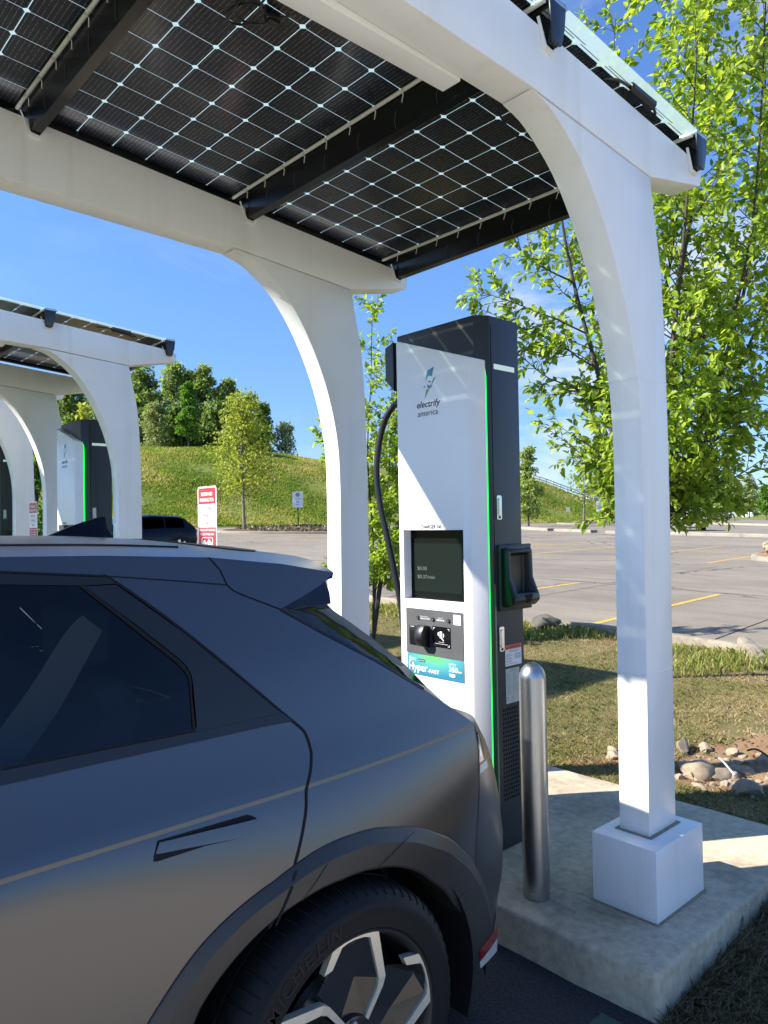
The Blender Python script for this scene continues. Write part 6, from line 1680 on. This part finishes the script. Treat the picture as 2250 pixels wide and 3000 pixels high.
# ------------------------------------------------------------------ grass
def blades(name, X, Y, Z, h, w, mat, label, rng, lean=.5, loc=(0, 0, 0), cat='grass', dirs=None):
    n = len(X); az = rng.uniform(0, 2*np.pi, n); s = np.stack([np.cos(az), np.sin(az), np.zeros(n)], 1)
    la = rng.uniform(0, 2*np.pi, n); L = np.stack([np.cos(la), np.sin(la), np.zeros(n)], 1)*(h*rng.uniform(.1, lean*2, n))[:, None]
    if dirs is not None: L = L*.6+dirs*h[:, None]
    B = np.stack([X, Y, Z], 1); w = w[:, None]
    up = np.zeros((n, 3)); up[:, 2] = h
    V = np.stack([B-s*w*.5, B+s*w*.5, B+s*w*.32+L*.45+up*.62, B+L+up*rng.uniform(.7, 1, (n, 1)), B-s*w*.32+L*.45+up*.62], 1).reshape(-1, 3)
    Fq = (np.arange(n)*5)[:, None]+np.array([0, 1, 2, 3, 4])
    o = np_mesh(name, V, Fq, MT[mat]); tag(o, label, cat, kind='stuff'); return o
rng = np.random.default_rng(17)
def inpad(x, y): return (x < 3.755) & (y > 1.205) & (y < 3.61)
n = 330000
x = 2.26+6.65*rng.random(n); y = .2+10.3*rng.random(n); d = x*AX[0]+y*AX[1]; l = x*RT[0]+y*RT[1]; b = l/d
keep = (b > -.06) & (b < .60) & (d > 2) & ~inpad(x, y) & (rng.random(n) < np.minimum(1, (4.6/d)**1.5))
dirt = ((x-4.70)/.56)**2+((y-1.98)/.29)**2 < 1
nz = np.sin(x*2.1+1.3*np.sin(y*1.7))*np.sin(y*1.9+1.1*np.sin(x*1.3)); bare = (nz > .62) & (x > 4.2)
keep &= ~dirt & (~bare | (rng.random(n) < .25))
x, y = x[keep], y[keep]; Z = np.array([lawn_z(a, c) for a, c in zip(x, y)])-.004
blades('short_turf', x, y, Z, rng.uniform(.012, .038, len(x)), rng.uniform(.003, .0065, len(x)), 'blade', 'short patchy green and straw-coloured turf round the concrete pad', rng, 1.1)
n = 17000
x = 6.6+2.25*rng.random(n)**.45; y = 2.2+9.5*rng.random(n)
nz = np.sin(y*2.3+.7*np.sin(x*3))+.6*np.sin(y*5.1+x*2)+.25*rng.normal(0, 1, n); keep = nz > .15+(8.1-x)*1.2
x, y, nz = x[keep], y[keep], nz[keep]; Z = np.array([lawn_z(a, c) for a, c in zip(x, y)])-.005
blades('weeds', x, y, Z, rng.uniform(.03, .085, len(x))*(1+np.clip(nz, 0, 1.2)*.9), rng.uniform(.008, .02, len(x)), 'bladegreen', 'taller green weeds growing along the kerb stones', rng, .5, cat='weeds')
n = 60000
x = 2.25+2.4*rng.random(n)**1.2; y = -.5+1.72*rng.random(n)
keep = ~((x < 3.76) & (y > 1.206)); x, y = x[keep], y[keep]; Z = np.array([lawn_z(a, c) for a, c in zip(x, y)])-.004
edge = np.exp(-(1.21-y)/.10)*(x < 3.7)
dirs = np.stack([np.zeros(len(x))-.2, -.25-.5*edge, np.zeros(len(x))], 1)
blades('dead_grass', x, y, Z, rng.uniform(.015, .045, len(x))*(1+1.3*edge*rng.random(len(x))), rng.uniform(.0025, .005, len(x)), 'bladedead', 'dry dead grass hanging along the shaded edge of the concrete pad', rng, 1.0, dirs=dirs)
n = 120000
px = np.concatenate([rng.uniform(280, 1000, int(n*.7)), rng.uniform(1520, 1830, n-int(n*.7))]); D0 = np.array([lerp(p, BASE) for p in px]); d = D0+.6+31*rng.random(n)**1.1; b = (px-1125)/F; l = d*b
x = d*AX[0]+l*RT[0]; y = d*AX[1]+l*RT[1]; Z = np.array([hill_h(a, c) for a, c in zip(d, l)])
nz = np.sin(x*.55+np.sin(y*.4))+np.sin(y*.61+1.3*np.sin(x*.33))+.5*rng.normal(0, 1, n)
keep = nz > -1.4; x, y, Z, nz = x[keep], y[keep], Z[keep], nz[keep]
blades('hill_grass', x, y, Z, rng.uniform(.12, .30, len(x))*(1+.35*np.clip(nz, 0, 2)), rng.uniform(.06, .14, len(x)), 'hillblade', 'rough green grass covering the bank across the lot', rng, .45)
# cobbles and litter in the soil patch
pebs = MB(); rnd = random.Random(9)
V = []; 
n = 700; x = 4.72+.75*rng.normal(0, .5, n); y = 1.98+.38*rng.normal(0, .5, n); Z = np.array([lawn_z(a, c) for a, c in zip(x, y)])
D = rng.normal(0, 1, (n, 3)); D[:, 2] *= .2
V, Fq = leaf_mesh(np.stack([x, y, Z+.006], 1), D, rng.uniform(.01, .035, n), rng, wid=.5)
o = np_mesh('leaf_litter', V, Fq, MT['bladedead']); tag(o, 'bits of straw and chippings scattered over the red soil patch', 'litter', kind='stuff')
# mulch chips on the far island
n = 5000; an = rng.uniform(0, 6.28, n); q = rng.random(n)**.5*5.2; x = ILx+q*np.cos(an); y = ILy+q*np.sin(an)*1.1
Z = np.array([plane_z(a, c) for a, c in zip(x, y)])+.20+.2*(1-q/5.2)
V, Fq = leaf_mesh(np.stack([x, y, Z], 1), rng.normal(0, 1, (n, 3)), rng.uniform(.1, .3, n), rng, wid=.4)
o = np_mesh('mulch_chips', V, Fq, MT['bladedead']); tag(o, 'bark chips covering the far kerbed island', 'mulch', kind='stuff')

# ------------------------------------------------------------------ light
SUN = Vector((-1.125, .735, 1)).normalized()
ld_ = bpy.data.lights.new('sun', 'SUN'); ld_.energy = 4.2; ld_.angle = R(.53); ld_.color = (1, .945, .86)
so = bpy.data.objects.new('sun', ld_); COL.objects.link(so); so.rotation_euler = SUN.to_track_quat('Z', 'Y').to_euler()
w = bpy.data.worlds.new('World'); SC.world = w; w.use_nodes = True; nt = w.node_tree
bg = nt.nodes['Background']
sky = nt.nodes.new('ShaderNodeTexSky'); sky.sky_type = 'NISHITA'; sky.sun_disc = False
sky.sun_elevation = math.asin(SUN.z); sky.sun_rotation = math.atan2(SUN.x, SUN.y); sky.altitude = 200; sky.air_density = 1.0; sky.dust_density = .35; sky.ozone_density = 3.0
def mr(src, a, b, c=0, d_=1):
    n = nt.nodes.new('ShaderNodeMapRange'); n.interpolation_type = 'SMOOTHSTEP'
    for i, v in enumerate((a, b, c, d_)): n.inputs[1+i].default_value = v
    nt.links.new(src, n.inputs[0]); return n.outputs[0]
tc = nt.nodes.new('ShaderNodeTexCoord'); mp = nt.nodes.new('ShaderNodeMapping'); mp.inputs['Scale'].default_value = (1.6, 1.6, 5.0)
nz = nt.nodes.new('ShaderNodeTexNoise'); nz.inputs['Scale'].default_value = 2.6; nz.inputs['Detail'].default_value = 9; nz.inputs['Roughness'].default_value = .62; nz.inputs['Distortion'].default_value = .5
nt.links.new(tc.outputs['Generated'], mp.inputs[0]); nt.links.new(mp.outputs[0], nz.inputs['Vector'])
# thin clouds only towards +X, low in the sky, as in the photo
sx = nt.nodes.new('ShaderNodeSeparateXYZ'); nt.links.new(tc.outputs['Generated'], sx.inputs[0])
cx = mr(sx.outputs[0], .35, .95, .07, 1); cl = mr(nz.outputs[0], .50, .72, 0, .85); cz = mr(sx.outputs[2], .75, .25)
m1 = nt.nodes.new('ShaderNodeMath'); m1.operation = 'MULTIPLY'; nt.links.new(cx, m1.inputs[0]); nt.links.new(cl, m1.inputs[1])
m2 = nt.nodes.new('ShaderNodeMath'); m2.operation = 'MULTIPLY'; nt.links.new(m1.outputs[0], m2.inputs[0]); nt.links.new(cz, m2.inputs[1])
mx = nt.nodes.new('ShaderNodeMix'); mx.data_type = 'RGBA'; nt.links.new(m2.outputs[0], mx.inputs[0]); 
tn = nt.nodes.new('ShaderNodeMix'); tn.data_type = 'RGBA'; tn.blend_type = 'MULTIPLY'; tn.inputs[0].default_value = 1; nt.links.new(sky.outputs[0], tn.inputs[6])
hz_ = nt.nodes.new('ShaderNodeMix'); hz_.data_type = 'RGBA'; nt.links.new(mr(sx.outputs[2], .0, .42), hz_.inputs[0]); hz_.inputs[6].default_value = (.27, .335, .44, 1); hz_.inputs[7].default_value = (.36, .47, .64, 1); nt.links.new(hz_.outputs[2], tn.inputs[7])
# unseen bright cloud added high up as fill light, blended out by its mask
nz2 = nt.nodes.new('ShaderNodeTexNoise'); nz2.inputs['Scale'].default_value = 2.2; nz2.inputs['Detail'].default_value = 7; nt.links.new(tc.outputs['Generated'], nz2.inputs['Vector'])
by = mr(sx.outputs[1], -.05, -.35); bz = mr(sx.outputs[2], .42, .62); bn_ = mr(nz2.outputs[0], .45, .65, 0, .0)
b1 = nt.nodes.new('ShaderNodeMath'); b1.operation = 'MULTIPLY'; nt.links.new(by, b1.inputs[0]); nt.links.new(bz, b1.inputs[1])
b2 = nt.nodes.new('ShaderNodeMath'); b2.operation = 'MULTIPLY'; nt.links.new(b1.outputs[0], b2.inputs[0]); nt.links.new(bn_, b2.inputs[1])
mb = nt.nodes.new('ShaderNodeMix'); mb.data_type = 'RGBA'; nt.links.new(b2.outputs[0], mb.inputs[0]); nt.links.new(tn.outputs[2], mb.inputs[6]); mb.inputs[7].default_value = (3.2, 3.3, 3.5, 1)
nt.links.new(mb.outputs[2], mx.inputs[6]); mx.inputs[7].default_value = (2.3, 2.45, 2.6, 1)
nt.links.new(mx.outputs[2], bg.inputs[0]); bg.inputs[1].default_value = .15
SC.view_settings.view_transform = 'Standard'; SC.view_settings.look = 'None'; SC.view_settings.exposure = 1.5; SC.view_settings.gamma = 1
SC.cycles.max_bounces = 8; SC.cycles.transparent_max_bounces = 24; SC.cycles.sample_clamp_indirect = 6
